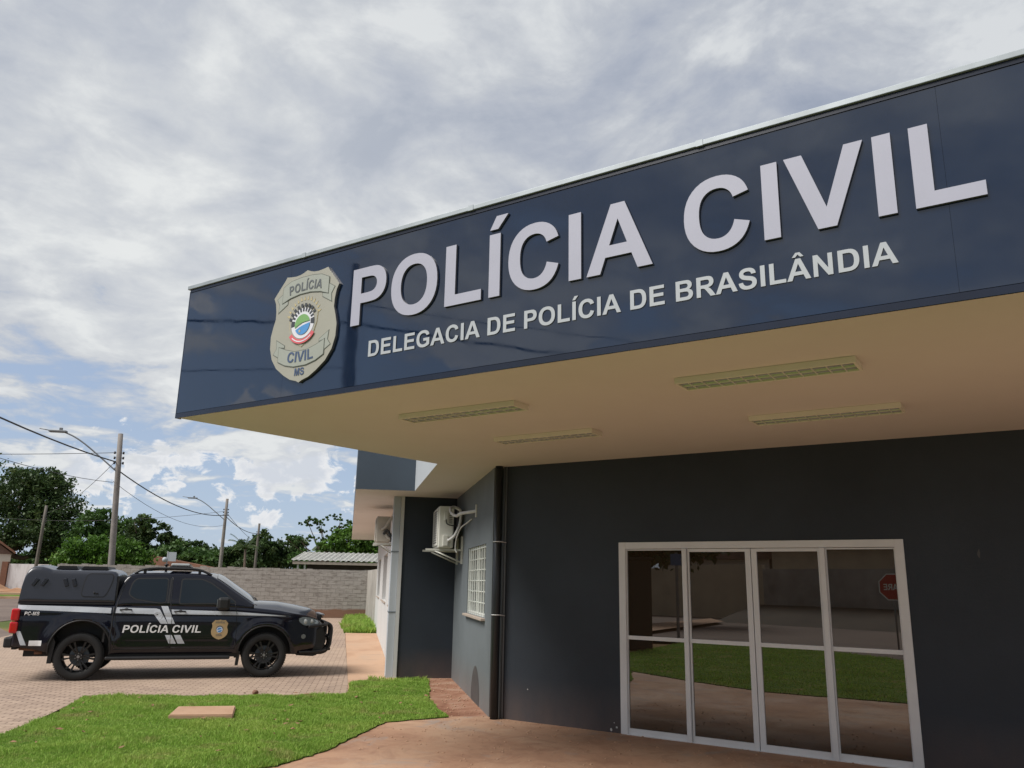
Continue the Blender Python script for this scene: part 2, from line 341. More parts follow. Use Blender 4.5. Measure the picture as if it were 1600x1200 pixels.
# ---------------------------------------------------------------- lettering
GL = {
'I': (569, [[(147, 0), (147, 1466), (443, 1466), (443, 0)]]),
'L': (1251, [[(157, 0), (157, 1454), (453, 1454), (453, 247), (1189, 247), (1189, 0)]]),
'P': (1366, [[(149, 0), (149, 1466), (624, 1466), ('q', 894, 1466, 976, 1444), ('q', 1102, 1411, 1187, 1300), ('q', 1272, 1190, 1272, 1015), ('q', 1272, 880, 1223, 788), ('q', 1174, 696, 1098, 643), ('q', 1023, 591, 945, 574), ('q', 839, 553, 638, 553), (445, 553), (445, 0)],
             [(445, 1218), (445, 800), (607, 800), ('q', 782, 800, 841, 823), ('q', 900, 846, 933, 895), ('q', 967, 944, 967, 1009), ('q', 967, 1089, 920, 1141), ('q', 873, 1193, 801, 1206), ('q', 748, 1218, 588, 1218)]]),
'V': (1366, [[(523, 0), (-1, 1466), (320, 1466), (691, 381), (1050, 1466), (1364, 1466), (839, 0)]]),
'A': (1479, [[(1471, 0), (1149, 0), (1021, 333), (435, 333), (314, 0), (0, 0), (571, 1466), (884, 1466)], [(926, 580), (724, 1124), (526, 580)]]),
'E': (1366, [[(149, 0), (149, 1466), (1236, 1466), (1236, 1218), (445, 1218), (445, 893), (1181, 893), (1181, 646), (445, 646), (445, 247), (1264, 247), (1264, 0)]]),
'T': (1251, [[(479, 0), (479, 1218), (44, 1218), (44, 1466), (1209, 1466), (1209, 1218), (775, 1218), (775, 0)]]),
'D': (1479, [[(148, 0), (148, 1466), (689, 1466), ('q', 872, 1466, 968, 1438), ('q', 1097, 1400, 1189, 1303), ('q', 1281, 1206, 1329, 1065), ('q', 1377, 925, 1377, 719), ('q', 1377, 538, 1332, 407), ('q', 1277, 247, 1175, 148), ('q', 1098, 73, 967, 31), ('q', 869, 0, 705, 0)],
             [(444, 1218), (444, 247), (665, 247), ('q', 789, 247, 844, 261), ('q', 916, 279, 963, 322), ('q', 1011, 365, 1041, 463), ('q', 1071, 562, 1071, 732), ('q', 1071, 902, 1041, 993), ('q', 1011, 1084, 957, 1135), ('q', 903, 1186, 820, 1204), ('q', 758, 1218, 577, 1218)]]),
'N': (1479, [[(153, 0), (153, 1466), (441, 1466), (1041, 487), (1041, 1466), (1316, 1466), (1316, 0), (1019, 0), (428, 956), (428, 0)]]),
'M': (1706, [[(145, 0), (145, 1466), (588, 1466), (854, 466), (1117, 1466), (1561, 1466), (1561, 0), (1286, 0), (1286, 1154), (995, 0), (710, 0), (420, 1154), (420, 0)]]),
'O': (1593, [[(89, 724), ('q', 89, 948, 156, 1100), ('q', 206, 1212, 292, 1301), ('q', 379, 1390, 482, 1433), ('q', 619, 1491, 798, 1491), ('q', 1122, 1491, 1316, 1290), ('q', 1511, 1089, 1511, 731), ('q', 1511, 376, 1318, 175), ('q', 1125, -25, 802, -25), ('q', 475, -25, 282, 174), ('q', 89, 374, 89, 724)],
             [(394, 734), ('q', 394, 485, 509, 356), ('q', 624, 228, 801, 228), ('q', 978, 228, 1091, 355), ('q', 1205, 483, 1205, 738), ('q', 1205, 990, 1094, 1114), ('q', 984, 1238, 801, 1238), ('q', 618, 1238, 506, 1112), ('q', 394, 987, 394, 734)]]),
'C': (1479, [[(1088, 539), (1375, 448), ('q', 1309, 208, 1155, 91), ('q', 1002, -25, 766, -25), ('q', 474, -25, 286, 174), ('q', 98, 374, 98, 720), ('q', 98, 1086, 287, 1288), ('q', 476, 1491, 784, 1491), ('q', 1053, 1491, 1221, 1332), ('q', 1321, 1238, 1371, 1062), (1078, 992), ('q', 1052, 1106, 969, 1172), ('q', 887, 1238, 769, 1238), ('q', 606, 1238, 504, 1121), ('q', 403, 1004, 403, 742), ('q', 403, 464, 503, 346), ('q', 603, 228, 763, 228), ('q', 881, 228, 966, 303), ('q', 1051, 378, 1088, 539)]]),
'G': (1593, [[(831, 539), (831, 786), (1469, 786), (1469, 202), ('q', 1376, 112, 1199, 43), ('q', 1023, -25, 842, -25), ('q', 612, -25, 441, 71), ('q', 270, 168, 184, 347), ('q', 98, 527, 98, 738), ('q', 98, 967, 194, 1145), ('q', 290, 1323, 475, 1418), ('q', 616, 1491, 826, 1491), ('q', 1099, 1491, 1252, 1376), ('q', 1406, 1262, 1450, 1060), (1156, 1005), ('q', 1125, 1113, 1039, 1175), ('q', 954, 1238, 826, 1238), ('q', 632, 1238, 517, 1115), ('q', 403, 992, 403, 750), ('q', 403, 489, 519, 358), ('q', 635, 228, 823, 228), ('q', 916, 228, 1009, 264), ('q', 1103, 301, 1170, 353), (1170, 539)]]),
'B': (1479, [[(150, 0), (150, 1466), (736, 1466), ('q', 910, 1466, 995, 1451), ('q', 1081, 1437, 1148, 1391), ('q', 1216, 1345, 1261, 1268), ('q', 1306, 1192, 1306, 1097), ('q', 1306, 994, 1250, 908), ('q', 1195, 822, 1100, 779), ('q', 1234, 740, 1306, 646), ('q', 1378, 552, 1378, 425), ('q', 1378, 325, 1331, 230), ('q', 1285, 136, 1204, 79), ('q', 1124, 23, 1006, 10), ('q', 932, 0, 649, 0)],
             [(446, 1222), (446, 883), (640, 883), ('q', 813, 883, 855, 888), ('q', 931, 897, 974, 940), ('q', 1018, 984, 1018, 1055), ('q', 1018, 1123, 980, 1165), ('q', 943, 1208, 869, 1217), ('q', 825, 1222, 616, 1222)],
             [(446, 639), (446, 247), (720, 247), ('q', 880, 247, 923, 256), ('q', 989, 268, 1030, 314), ('q', 1072, 361, 1072, 439), ('q', 1072, 505, 1040, 551), ('q', 1008, 597, 947, 618), ('q', 887, 639, 685, 639)]]),
'R': (1479, [[(150, 0), (150, 1466), (773, 1466), ('q', 1008, 1466, 1114, 1426), ('q', 1221, 1387, 1285, 1286), ('q', 1349, 1185, 1349, 1055), ('q', 1349, 890, 1252, 782), ('q', 1155, 675, 962, 647), ('q', 1058, 591, 1120, 524), ('q', 1183, 457, 1289, 286), (1468, 0), (1114, 0), (900, 319), ('q', 786, 490, 744, 534), ('q', 702, 579, 655, 595), ('q', 608, 612, 506, 612), (446, 612), (446, 0)],
             [(446, 846), (665, 846), ('q', 878, 846, 931, 864), ('q', 984, 882, 1014, 926), ('q', 1044, 970, 1044, 1036), ('q', 1044, 1110, 1004, 1155), ('q', 965, 1201, 893, 1213), ('q', 857, 1218, 677, 1218), (446, 1218)]]),
'S': (1366, [[(74, 477), (362, 505), ('q', 388, 360, 467, 292), ('q', 547, 224, 682, 224), ('q', 825, 224, 897, 284), ('q', 970, 345, 970, 426), ('q', 970, 478, 939, 514), ('q', 909, 551, 833, 578), ('q', 781, 596, 596, 642), ('q', 358, 701, 262, 787), ('q', 127, 908, 127, 1082), ('q', 127, 1194, 190, 1291), ('q', 254, 1389, 373, 1440), ('q', 493, 1491, 662, 1491), ('q', 938, 1491, 1077, 1370), ('q', 1217, 1249, 1224, 1047), (928, 1034), ('q', 909, 1147, 846, 1196), ('q', 784, 1246, 659, 1246), ('q', 530, 1246, 457, 1193), ('q', 410, 1159, 410, 1102), ('q', 410, 1050, 454, 1013), ('q', 510, 966, 726, 915), ('q', 942, 864, 1045, 809), ('q', 1149, 755, 1207, 660), ('q', 1266, 566, 1266, 427), ('q', 1266, 301, 1196, 191), ('q', 1126, 81, 998, 27), ('q', 870, -26, 679, -26), ('q', 401, -26, 252, 102), ('q', 103, 231, 74, 477)]]),
'-': (682, [[(115, 391), (115, 672), (668, 672), (668, 391)]]),
' ': (569, []),
}
GL['Í'] = (569, GL['I'][1] + [[(150, 1575), (325, 1890), (640, 1890), (372, 1575)]])
GL['Â'] = (1479, GL['A'][1] + [[(365, 1575), (600, 1890), (860, 1890), (1095, 1575), (885, 1575), (728, 1750), (575, 1575)]])
def glyph_polys(ch, step=5):
    out = []
    for c in GL[ch][1]:
        pts = []
        for p in c:
            if p[0] == 'q':
                x0, y0 = pts[-1]
                for k in range(1, step + 1):
                    t = k / step; pts.append(((1 - t) ** 2 * x0 + 2 * t * (1 - t) * p[1] + t * t * p[3], (1 - t) ** 2 * y0 + 2 * t * (1 - t) * p[2] + t * t * p[4]))
            else: pts.append((p[0], p[1]))
        if pts[0] == pts[-1]: pts.pop()
        out.append(pts)
    return out
def fill_mesh(name, polys, depth=0.0, bevel=0.0):
    """filled (and extruded) outline mesh in the XY plane; z from 0 to depth*2 shifted so the front is +z"""
    cu = bpy.data.curves.new(name, 'CURVE'); cu.dimensions = '2D'; cu.fill_mode = 'BOTH'; cu.extrude = depth / 2
    if bevel: cu.bevel_depth = bevel; cu.bevel_resolution = 1; cu.offset = -bevel
    for pts in polys:
        s = cu.splines.new('POLY'); s.points.add(len(pts) - 1); s.use_cyclic_u = True
        s.points.foreach_set('co', [v for p in pts for v in (p[0], p[1], 0, 1)])
    o = bpy.data.objects.new(name, cu); COL.objects.link(o)
    dg = bpy.context.evaluated_depsgraph_get(); dg.update()
    me = bpy.data.meshes.new_from_object(o.evaluated_get(dg)); me.name = name
    bpy.data.objects.remove(o); bpy.data.curves.remove(cu)
    for p in me.polygons: p.use_smooth = False
    return me
def layout(text, sx, sy, slant=0.0, kern=0):
    """list of (char, polys scaled, x centre)"""
    x = 0; res = []
    for ch in text:
        adv = GL[ch][0]
        if GL[ch][1]:
            res.append((ch, [[((px + x) * sx + slant * py * sy, py * sy) for px, py in c] for c in glyph_polys(ch)]))
        x += adv + kern
    return res, x * sx

# ---------------------------------------------------------------- fitted frame of the building
U = Vector((.72653, -.68713, 0)); NB = Vector((.68713, .72653, 0))       # along the front, and into the building
C0 = Vector((1.929, 11.152, 0)); F0 = Vector((-1.919, 8.633, 0))
ZS, ZT = 3.305, 4.70
def wp(t, s=0, z=0): return C0 + U * t + NB * s + Vector((0, 0, z))
def fp(t, s=0, z=0): return F0 + U * t + NB * s + Vector((0, 0, z))
RU = math.atan2(U.y, U.x)
FM = Matrix.Translation(F0) @ Matrix.Rotation(RU, 4, 'Z')       # local x along the front, y into the building
WM = Matrix.Translation(C0) @ Matrix.Rotation(RU, 4, 'Z')

# ================================================================= GROUND
def build_ground():
    o = sheet('ground', [(-900, -900), (900, -900), (900, 1400), (-900, 1400)], -.02, 'soil'); tag(o, kind='structure')
    o = sheet('road', [(-9.2, 22.0), (-9.8, 27.0), (-13.0, 33.5), (-13.5, 66), (-90, 66), (-90, -70), (-13.3, -70), (-13.3, -16), (60, -16), (60, -1.2), (-4.5, -1.2), (-9.9, -.9), (-13.3, 1.2), (-13.3, 7.5), (-9.4, 11)], -.004, 'asphalt'); tag(o, kind='structure')
    o = sheet('forecourt_paving', [(-.04, 13.40), (-.06, 15.4), (-.30, 28.6), (-.52, 40.35), (-10.8, 40.35), (-10.8, 33.0), (-9.85, 27.0), (-9.25, 22.0), (-9.4, 11.0), (-7.8, 5.6), (-3.7, 10.3), (-3.8, 13.4)], .0, 'pavers'); tag(o, kind='structure')
    o = sheet('side_path', [(-.04, 13.42), (.8, 13.42), (.8, 29.0), (-.30, 29.0), (-.06, 15.4)], .012, 'path'); tag(o, kind='structure')
    o = sheet('entrance_apron', [(.45, 10.9), (-.21, 9.2), (-.65, 8.5), (-2, 7.75), (-3.54, 7.16), (-1.8, 6.7), (-.16, 6.05), (1.41, 4.49), (3.5, 2.8), (6, .8), (12, -3), (16, 1), (9.2, 5.2), (2.0, 11.1), (1.8, 11.3), (1.25, 11.35)], .008, 'concrete'); tag(o, kind='structure')
    o = sheet('side_strip', [(1.2, 11.3), (1.85, 11.3), (1.85, 15.8), (1.15, 15.8), (1.15, 13.2)], .004, 'strip'); tag(o, kind='structure')
    # kerb and verge far to the left
    o = sheet('far_verge', [(-60, 67), (-14, 67), (-14, 76), (-60, 76)], .06, 'lawn_base'); tag(o, kind='structure')
    o = sheet('far_pavement', [(-60, 77), (-14, 77), (-14, 96), (-60, 96)], .08, 'dirt'); tag(o, kind='structure')
    bm = bmesh.new(); box(bm, -60, -14, 66, 66.5, -.02, .15); fin(bm, 'kerb', 'path'); tag(bpy.data.objects['kerb'], kind='structure')
    bm = bmesh.new(); box(bm, -60, -14, 76, 76.8, -.02, .22); o = fin(bm, 'kerb', 'path'); tag(o, kind='structure')
    # heap of dirt against the white wall
    bm = bmesh.new(); n = 28
    vs = [[bm.verts.new((-44 + 12.5 * i / n, 86 + 6 * j / 10, .08 + max(0, 1.15 * math.sin(math.pi * i / n) * (.6 + .4 * math.sin(i * 1.3)) * (1 - abs(j / 10 - .6) * 1.5)))) for j in range(11)] for i in range(n + 1)]
    for i in range(n):
        for j in range(10): bm.faces.new((vs[i][j], vs[i + 1][j], vs[i + 1][j + 1], vs[i][j + 1]))
    tag(fin(bm, 'dirt_bank', 'dirt', smooth=True), kind='structure')
LAWN0 = [(1.28, 11.25), (.45, 10.9), (-.21, 9.2), (-.65, 8.5), (-2, 7.75), (-3.54, 7.16), (-1.8, 6.7), (-.16, 6.05), (1.41, 4.49), (3.5, 2.8), (6, .8), (5, -1.1), (-4.4, -1.1), (-9.9, -.8), (-12.5, 1.4), (-7.8, 5.5), (-3.74, 10.3), (-3.62, 11.6), (-3.8, 13.4), (-.04, 13.4), (-.02, 14.95), (.3, 15.3), (.78, 15.35), (1.35, 15.4), (1.28, 14.2), (1.16, 13.0), (1.2, 12.0)]
LAWN = []
for (xa, ya), (xb, yb) in zip(LAWN0, LAWN0[1:] + LAWN0[:1]):
    n_ = max(1, int(math.hypot(xb - xa, yb - ya) / .09))
    for k_ in range(n_): LAWN.append((xa + (xb - xa) * k_ / n_ + random.gauss(0, .014), ya + (yb - ya) * k_ / n_ + random.gauss(0, .014)))
def inside(poly, x, y):
    c = np.zeros(len(x), bool); n = len(poly)
    for i in range(n):
        x0, y0 = poly[i]; x1, y1 = poly[(i + 1) % n]
        k = ((y0 > y) != (y1 > y)); xi = (x1 - x0) * (y - y0) / (y1 - y0 + 1e-12) + x0
        c ^= k & (x < xi)
    return c
def blades(name, poly, nblade, bb, hgt=.06, wid=.006, parent=None, clumps=None, z=.01):
    x = rng.uniform(bb[0], bb[1], nblade * 3); y = rng.uniform(bb[2], bb[3], nblade * 3)
    k = inside(poly, x, y); x, y = x[k][:nblade], y[k][:nblade]; n = len(x)
    pat = .70 + .35 * np.sin(x * 3.1 + 1.3 * np.sin(y * 2.3)) * np.sin(y * 2.7 + x) + .25 * np.sin(x * 9 + y * 4) * np.sin(y * 8.3)
    h = hgt * np.clip(pat, .45, 1.5) * rng.uniform(.55, 1.35, n)
    a = rng.uniform(0, 2 * np.pi, n); la = rng.uniform(0, 2 * np.pi, n); le = h * rng.uniform(.15, .9, n)
    w = wid * rng.uniform(.6, 1.4, n)
    P = np.zeros((n, 5, 3)); dx, dy = np.cos(a) * w, np.sin(a) * w; lx, ly = np.cos(la) * le, np.sin(la) * le
    P[:, 0] = np.c_[x - dx, y - dy, np.full(n, z - .01)]; P[:, 1] = np.c_[x + dx, y + dy, np.full(n, z - .01)]
    P[:, 2] = np.c_[x + dx * .75 + lx * .4, y + dy * .75 + ly * .4, z + h * .6]; P[:, 3] = np.c_[x - dx * .75 + lx * .4, y - dy * .75 + ly * .4, z + h * .6]
    P[:, 4] = np.c_[x + lx, y + ly, z + h]
    me = bpy.data.meshes.new(name); me.vertices.add(n * 5); me.vertices.foreach_set('co', P.ravel())
    base = (np.arange(n) * 5)[:, None]
    L = np.concatenate([base + np.array([[0, 1, 2, 3]]), base + np.array([[3, 2, 4]])], axis=1).ravel()
    me.loops.add(n * 7); me.loops.foreach_set('vertex_index', L)
    me.polygons.add(n * 2); st = np.c_[np.arange(n) * 7, np.arange(n) * 7 + 4].ravel(); me.polygons.foreach_set('loop_start', st)
    me.update(calc_edges=True); me.validate()
    return link(name, me, 'grass', parent)
def build_lawn():
    o = sheet('lawn', LAWN, .02, 'lawn_base'); tag(o, kind='structure')
    o = blades('grass', LAWN, 185000, (-4.2, 1.45, 8.4, 15.5), .050, .0045); tag(o, 'bright green short grass of the lawn in front of the station', 'grass', kind='stuff')
    o = blades('grass', LAWN, 45000, (-12.5, 6, -1.2, 8.4), .06, .009); tag(o, 'short green grass of the lawn strip beside the street', 'grass', kind='stuff')
    edge = [(-.34, 29.0), (-.1, 28.85), (.2, 28.95), (.5, 28.8), (.75, 28.9), (.6, 34), (.42, 40.2), (-.2, 40.2), (-.45, 39), (-.3, 37), (-.55, 35.4), (-.36, 34), (-.5, 32), (-.3, 30.5)]
    o = sheet('rough_lawn', edge, .015, 'lawn_base'); tag(o, kind='structure')
    o = blades('grass', edge, 15000, (-.6, .8, 28.8, 40.3), .24, .016); tag(o, 'taller green grass growing at the foot of the block wall', 'grass', kind='stuff')
    # tufts along lawn edges and at the recess
    bd = [(.3, 15.05), (1.35, 15.1), (1.35, 15.6), (.3, 15.6)]
    o = blades('weeds', bd, 700, (.3, 1.35, 15.05, 15.6), .09, .006); tag(o, 'taller weeds at the foot of the dark recess wall', 'weeds', kind='stuff')
    # loose dry leaves on the lawn
    bm = bmesh.new()
    for k in range(70):
        x, y = random.uniform(-3.6, 1.2), random.uniform(8.9, 13.8)
        if not inside(LAWN, np.array([x]), np.array([y]))[0]: continue
        s = random.uniform(.02, .05); a = random.uniform(0, 6.3); z = .062 + random.uniform(0, .02)
        v = [bm.verts.new((x + s * math.cos(a + d) * q, y + s * math.sin(a + d) * q, z + random.uniform(-.01, .012))) for d, q in ((0, 1), (1.2, .5), (2.4, .6), (3.14, 1), (4.2, .55), (5.2, .5))]
        bm.faces.new(v)
    o = fin(bm, 'fallen_leaves', 'leaf_litter'); tag(o, 'dry brown leaves scattered over the lawn', 'leaves', kind='stuff')
    bm = bmesh.new()
    for k in range(420):
        t_, q_ = random.uniform(-.6, 4.5), random.random() ** 1.6 * 2.6; p_ = C0 + U * t_ - NB * (.04 + q_)
        if k % 3 == 0: p_ = Vector((random.uniform(1.3, 1.8), random.uniform(11.3, 15.6), 0))
        if inside(LAWN, np.array([p_.x]), np.array([p_.y]))[0]: continue
        rr = random.uniform(.004, .013); bmesh.ops.create_icosphere(bm, subdivisions=1, radius=rr, matrix=Matrix.Translation((p_.x, p_.y, .011)) @ Matrix.Diagonal((1.3, .9, .6, 1)))
    o = fin(bm, 'grit', 'path', smooth=True); tag(o, 'small pale grit scattered on the concrete by the walls', 'grit', kind='stuff')
    # concrete inspection cover
    bm = bmesh.new(); prism(bm, [(-2.19, 11.24), (-1.42, 11.24), (-1.49, 11.97), (-2.22, 11.95)], .0, .075)
    bmesh.ops.bevel(bm, geom=bm.edges[:], offset=.012, segments=2, affect='EDGES')
    o = fin(bm, 'inspection_cover', 'path'); tag(o, 'flat square concrete cover slab set in the lawn', 'cover')
    bm = bmesh.new(); bmesh.ops.create_icosphere(bm, subdivisions=3, radius=.042)
    for v in bm.verts: v.co = Vector((v.co.x * 1.1, v.co.y * .9, v.co.z * .9)) * (1 + .18 * math.sin(v.co.x * 60) * math.cos(v.co.y * 50 + v.co.z * 40))
    o = fin(bm, 'dirt_clod', 'brown_post', smooth=True, loc=(-1.42, 13.5, .05)); tag(o, 'small brown clod of dirt where the lawn meets the paving', 'clod')
build_ground(); build_lawn()

# ================================================================= POLICE STATION
ST = empty('police_station', C0); tag(ST, 'single storey dark grey police station with a deep canopy over glass entrance doors', 'building')
STI = Matrix.Translation(-C0)
def sp_(bm, name, mats, parent=None, smooth=False):
    """part of the station, vertices given in world coordinates"""
    for v in bm.verts: v.co = STI @ v.co
    return fin(bm, name, mats, parent or ST, smooth)
TE = 9.6
def build_station():
    DT0, DT1, DZ = 1.75, 5.01, 2.245
    # front wall with the door opening
    bm = bmesh.new()
    for a, b, z0, z1 in ((0, DT0, 0, ZS), (DT1, TE, 0, ZS), (DT0, DT1, DZ, ZS)): box(bm, a, b, 0, .2, z0, z1, WM)
    sp_(bm, 'front_wall', 'navy_wall')
    # side wall of the recess with its window opening (outer face x=1.81)
    bm = bmesh.new(); X0, X1 = 1.81, 2.0
    for a, b, z0, z1 in ((11.27, 11.88, 0, ZS), (13.86, 15.95, 0, ZS), (11.88, 13.86, 0, 1.235), (11.88, 13.86, 2.28, ZS)): box(bm, X0, X1, a, b, z0, z1)
    sp_(bm, 'side_wall', 'side_wall')
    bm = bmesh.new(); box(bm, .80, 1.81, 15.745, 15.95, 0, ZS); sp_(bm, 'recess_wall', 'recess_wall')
    # white wing wall running back, with three window openings
    bm = bmesh.new(); X0, X1 = .735, .80; Y = [15.72, 18.3, 19.5, 21.8, 25.0, 28.0, 31.0, 33.2]
    for i in range(7):
        if i % 2 == 0: box(bm, X0, X1 + .15 if i else X1, Y[i], Y[i + 1], 0, ZS)
        else:
            box(bm, X0, X1 + .15, Y[i], Y[i + 1], 0, 1.2); box(bm, X0, X1 + .15, Y[i], Y[i + 1], 2.45, ZS)
    box(bm, .80, 12, 33.0, 33.2, 0, ZS)
    sp_(bm, 'wing_wall', 'white_wall')
    for i in (1, 3, 5):
        bm = bmesh.new(); box(bm, .86, .90, Y[i], Y[i + 1], 1.2, 2.45)
        w = sp_(bm, 'window', 'alu')
        n = 2 if i == 1 else 3; L = (Y[i + 1] - Y[i])
        bm = bmesh.new()
        for k in range(n): box(bm, .85, .858, Y[i] + L * k / n + .05, Y[i] + L * (k + 1) / n - .05, 1.26, 2.39)
        sp_(bm, 'pane', 'pane', w)
        bm = bmesh.new(); box(bm, .70, .86, Y[i] - .04, Y[i + 1] + .04, 1.165, 1.198); sp_(bm, 'window_sill', 'sill', w)
    # parapet/roof volume: soffit below, dark paint on the sides, light face over the recess
    A = fp(0); Bq = fp(TE); D = wp(TE, .2)
    poly = [(A.x, A.y), (Bq.x, Bq.y), (D.x, D.y), (12, 12), (12, 33.4), (-.33, 33.4), (-.13, 14.73), (.915, 14.68), (.985, 11.13)]
    bm = bmesh.new(); prism(bm, poly, ZS, ZT, sides=[1, 1, 2, 2, 2, 2, 2, 3, 1], mtop=2, mbot=0)
    # inner plane for the front panels sits behind them
    sp_(bm, 'canopy', ['soffit', 'fascia_edge', 'grey_parapet', 'light_wall'])
    # glossy front panels with joints (local frame of the front)
    bm = bmesh.new(); J = [.0, 1.55, 7.08, TE]
    for i in range(3): box(bm, J[i] + (.0008 if i else 0), J[i + 1] - .0008, -.012, -.002, ZS + .045, ZT - .048, FM)
    sp_(bm, 'fascia_panel', 'fascia')
    bm = bmesh.new(); box(bm, -.012, TE, -.016, -.001, ZS - .006, ZS + .04, FM); box(bm, -.016, -.001, -.012, .05, ZS - .006, ZT - .03, FM); box(bm, 0, TE, -.018, -.001, ZT - .045, ZT - .012, FM)
    sp_(bm, 'fascia_trim', 'fascia_edge')
    bm = bmesh.new(); box(bm, -.03, TE, -.035, .12, ZT - .012, ZT + .028, FM, bev=.004)
    t = 1.7
    while t < TE: box(bm, t, t + .05, -.038, .12, ZT - .014, ZT + .031, FM); t += 1.95
    sp_(bm, 'roof_flashing', 'flashing')
    # pilaster / white boxed downpipe at the wing corner
    bm = bmesh.new(); box(bm, .60, .733, 15.76, 16.12, 0, ZS - .002, bev=.006)
    dp = sp_(bm, 'boxed_downpipe', 'light_wall')
    for z in (1.16, 2.26): bm = bmesh.new(); box(bm, .592, .737, 15.752, 16.128, z, z + .018); sp_(bm, 'clamp', 'conduit', dp)
    # round black downpipe at the entrance corner, with thin conduits
    bm = bmesh.new(); tube(bm, [(1.85, 11.10, 0), (1.85, 11.10, ZS - .002)], .055, 20); dp = sp_(bm, 'downpipe', 'pipe_dark')
    for z in (1.31, 2.27):
        bm = bmesh.new(); e_ = wp(.075, -.03)
        tube(bm, [(1.85 + .060 * math.cos(a), 11.10 + .060 * math.sin(a), z) for a in [R(q) for q in range(150, 330, 15)]] + [(e_.x, e_.y, z - .01)], .007, 6)
        sp_(bm, 'pipe_clamp', 'alu', dp)
    for k, (t, r) in enumerate(((.020, .010), (.052, .013))):
        bm = bmesh.new(); p = wp(t, -.018); tube(bm, [(p.x, p.y, 0), (p.x, p.y, ZS - .003)], r, 8); sp_(bm, 'conduit', 'conduit')
    # damp mark on the side wall
    bm = bmesh.new(); vs = [bm.verts.new((1.807, 12.62 + .42 * math.cos(a) * (1 + .06 * math.sin(3 * a)), .0 + max(0, .52 * math.sin(a)))) for a in [math.pi * k / 20 for k in range(21)]]
    bm.faces.new(vs); sp_(bm, 'damp_mark', 'damp')
    # barred window in the side wall
    bm = bmesh.new(); x0, x1 = 1.845, 1.885
    for a, b, z0, z1 in ((11.88, 11.93, 1.235, 2.28), (13.81, 13.86, 1.235, 2.28), (11.93, 13.81, 1.235, 1.28), (11.93, 13.81, 2.235, 2.28), (12.83, 12.87, 1.28, 2.235)): box(bm, x0, x1, a, b, z0, z1)
    w = sp_(bm, 'barred_window', 'grille')
    bm = bmesh.new(); box(bm, 1.875, 1.88, 11.93, 13.81, 1.28, 2.235); sp_(bm, 'pane', 'dark_pane', w)
    bm = bmesh.new()
    for k in range(9): y = 11.905 + 1.93 * k / 8; box(bm, 1.824, 1.838, y - .012, y + .012, 1.238, 2.277)
    for k in range(7): z = 1.27 + .97 * k / 6; tube(bm, [(1.842, 11.885, z), (1.842, 13.855, z)], .007, 6)
    sp_(bm, 'security_grille', 'grille', w)
    bm = bmesh.new(); box(bm, 1.745, 1.845, 11.82, 13.92, 1.195, 1.232, bev=.006); sp_(bm, 'window_sill', 'sill', w)
    # entrance: aluminium frame, four leaves
    d0 = bmesh.new(); Y0, Y1 = -.012, .07
    for a, b, z0, z1 in ((1.75, 1.84, 0, 2.245), (4.92, 5.01, 0, 2.245), (1.84, 4.92, 2.165, 2.245)): box(d0, a, b, Y0, Y1, z0, z1, WM, bev=.004)
    for a, b in ((2.585, 2.64), (4.165, 4.22)): box(d0, a, b, Y0 - .018, Y1, 0, 2.163, WM, bev=.004)
    door = sp_(d0, 'entrance_door', 'alu')
    panes = [(1.84, 2.585, 0), (2.64, 3.405, 1), (3.405, 4.165, 1), (4.22, 4.92, 0)]
    for a, b, mv in panes:
        bm = bmesh.new(); y0, y1 = (-.002, .035) if mv else (.012, .05)
        sw = .062 if mv else .012
        l_, r_ = (a + .006 if mv and a < 3 else a + (.004 if mv else .0)), b - .004 if mv else b
        lw = .020 if (mv and a < 3) else (.062 if mv else .012); rw = .062 if (mv and a < 3) else (.020 if mv else .012)
        box(bm, l_, l_ + lw, y0, y1, .004, 2.16, WM, bev=.003); box(bm, r_ - rw, r_, y0, y1, .004, 2.16, WM, bev=.003)
        box(bm, l_ + lw, r_ - rw, y0, y1, .004, .078, WM); box(bm, l_ + lw, r_ - rw, y0, y1, 1.088, 1.132, WM); box(bm, l_ + lw, r_ - rw, y0, y1, 2.125 if mv else 2.145, 2.16, WM)
        leaf = sp_(bm, 'door_leaf', 'alu', door)
        bm = bmesh.new(); g = y0 + .02
        for z0, z1 in ((.078, 1.088), (1.132, 2.125 if mv else 2.145)):
            box(bm, l_ + lw, r_ - rw, g, g + .006, z0, z1, WM)
        sp_(bm, 'pane', 'glass', leaf).parent = door
    bm = bmesh.new(); box(bm, 1.84, 4.92, -.03, .07, -.004, .012, WM); sp_(bm, 'threshold', 'alu', door)
    # opening behind the glass
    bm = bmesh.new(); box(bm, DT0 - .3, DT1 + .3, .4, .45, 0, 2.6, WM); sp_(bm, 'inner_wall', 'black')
build_station()
for t_, z_, s_ in ((.43, .40, .010), (1.62, .04, .022), (1.69, .07, .016), (1.66, .12, .009)):
    bm = bmesh.new(); q_ = [wp(t_ + s_ * random.uniform(.5, 1.1) * math.cos(R(k * 45)), -.0015, z_ + .8 * s_ * random.uniform(.5, 1.2) * math.sin(R(k * 45))) for k in range(8)]
    bm.faces.new([bm.verts.new(v) for v in q_]); sp_(bm, 'paint_splash', 'white_wall')
def copy_tree(o, parent=None, loc=None, label=None):
    c = o.copy(); COL.objects.link(c)
    if parent is not None: c.parent = parent
    for ch in list(o.children):
        copy_tree(ch, c)
    if loc is not None: c.location = loc
    if label: c['label'] = label
    return c

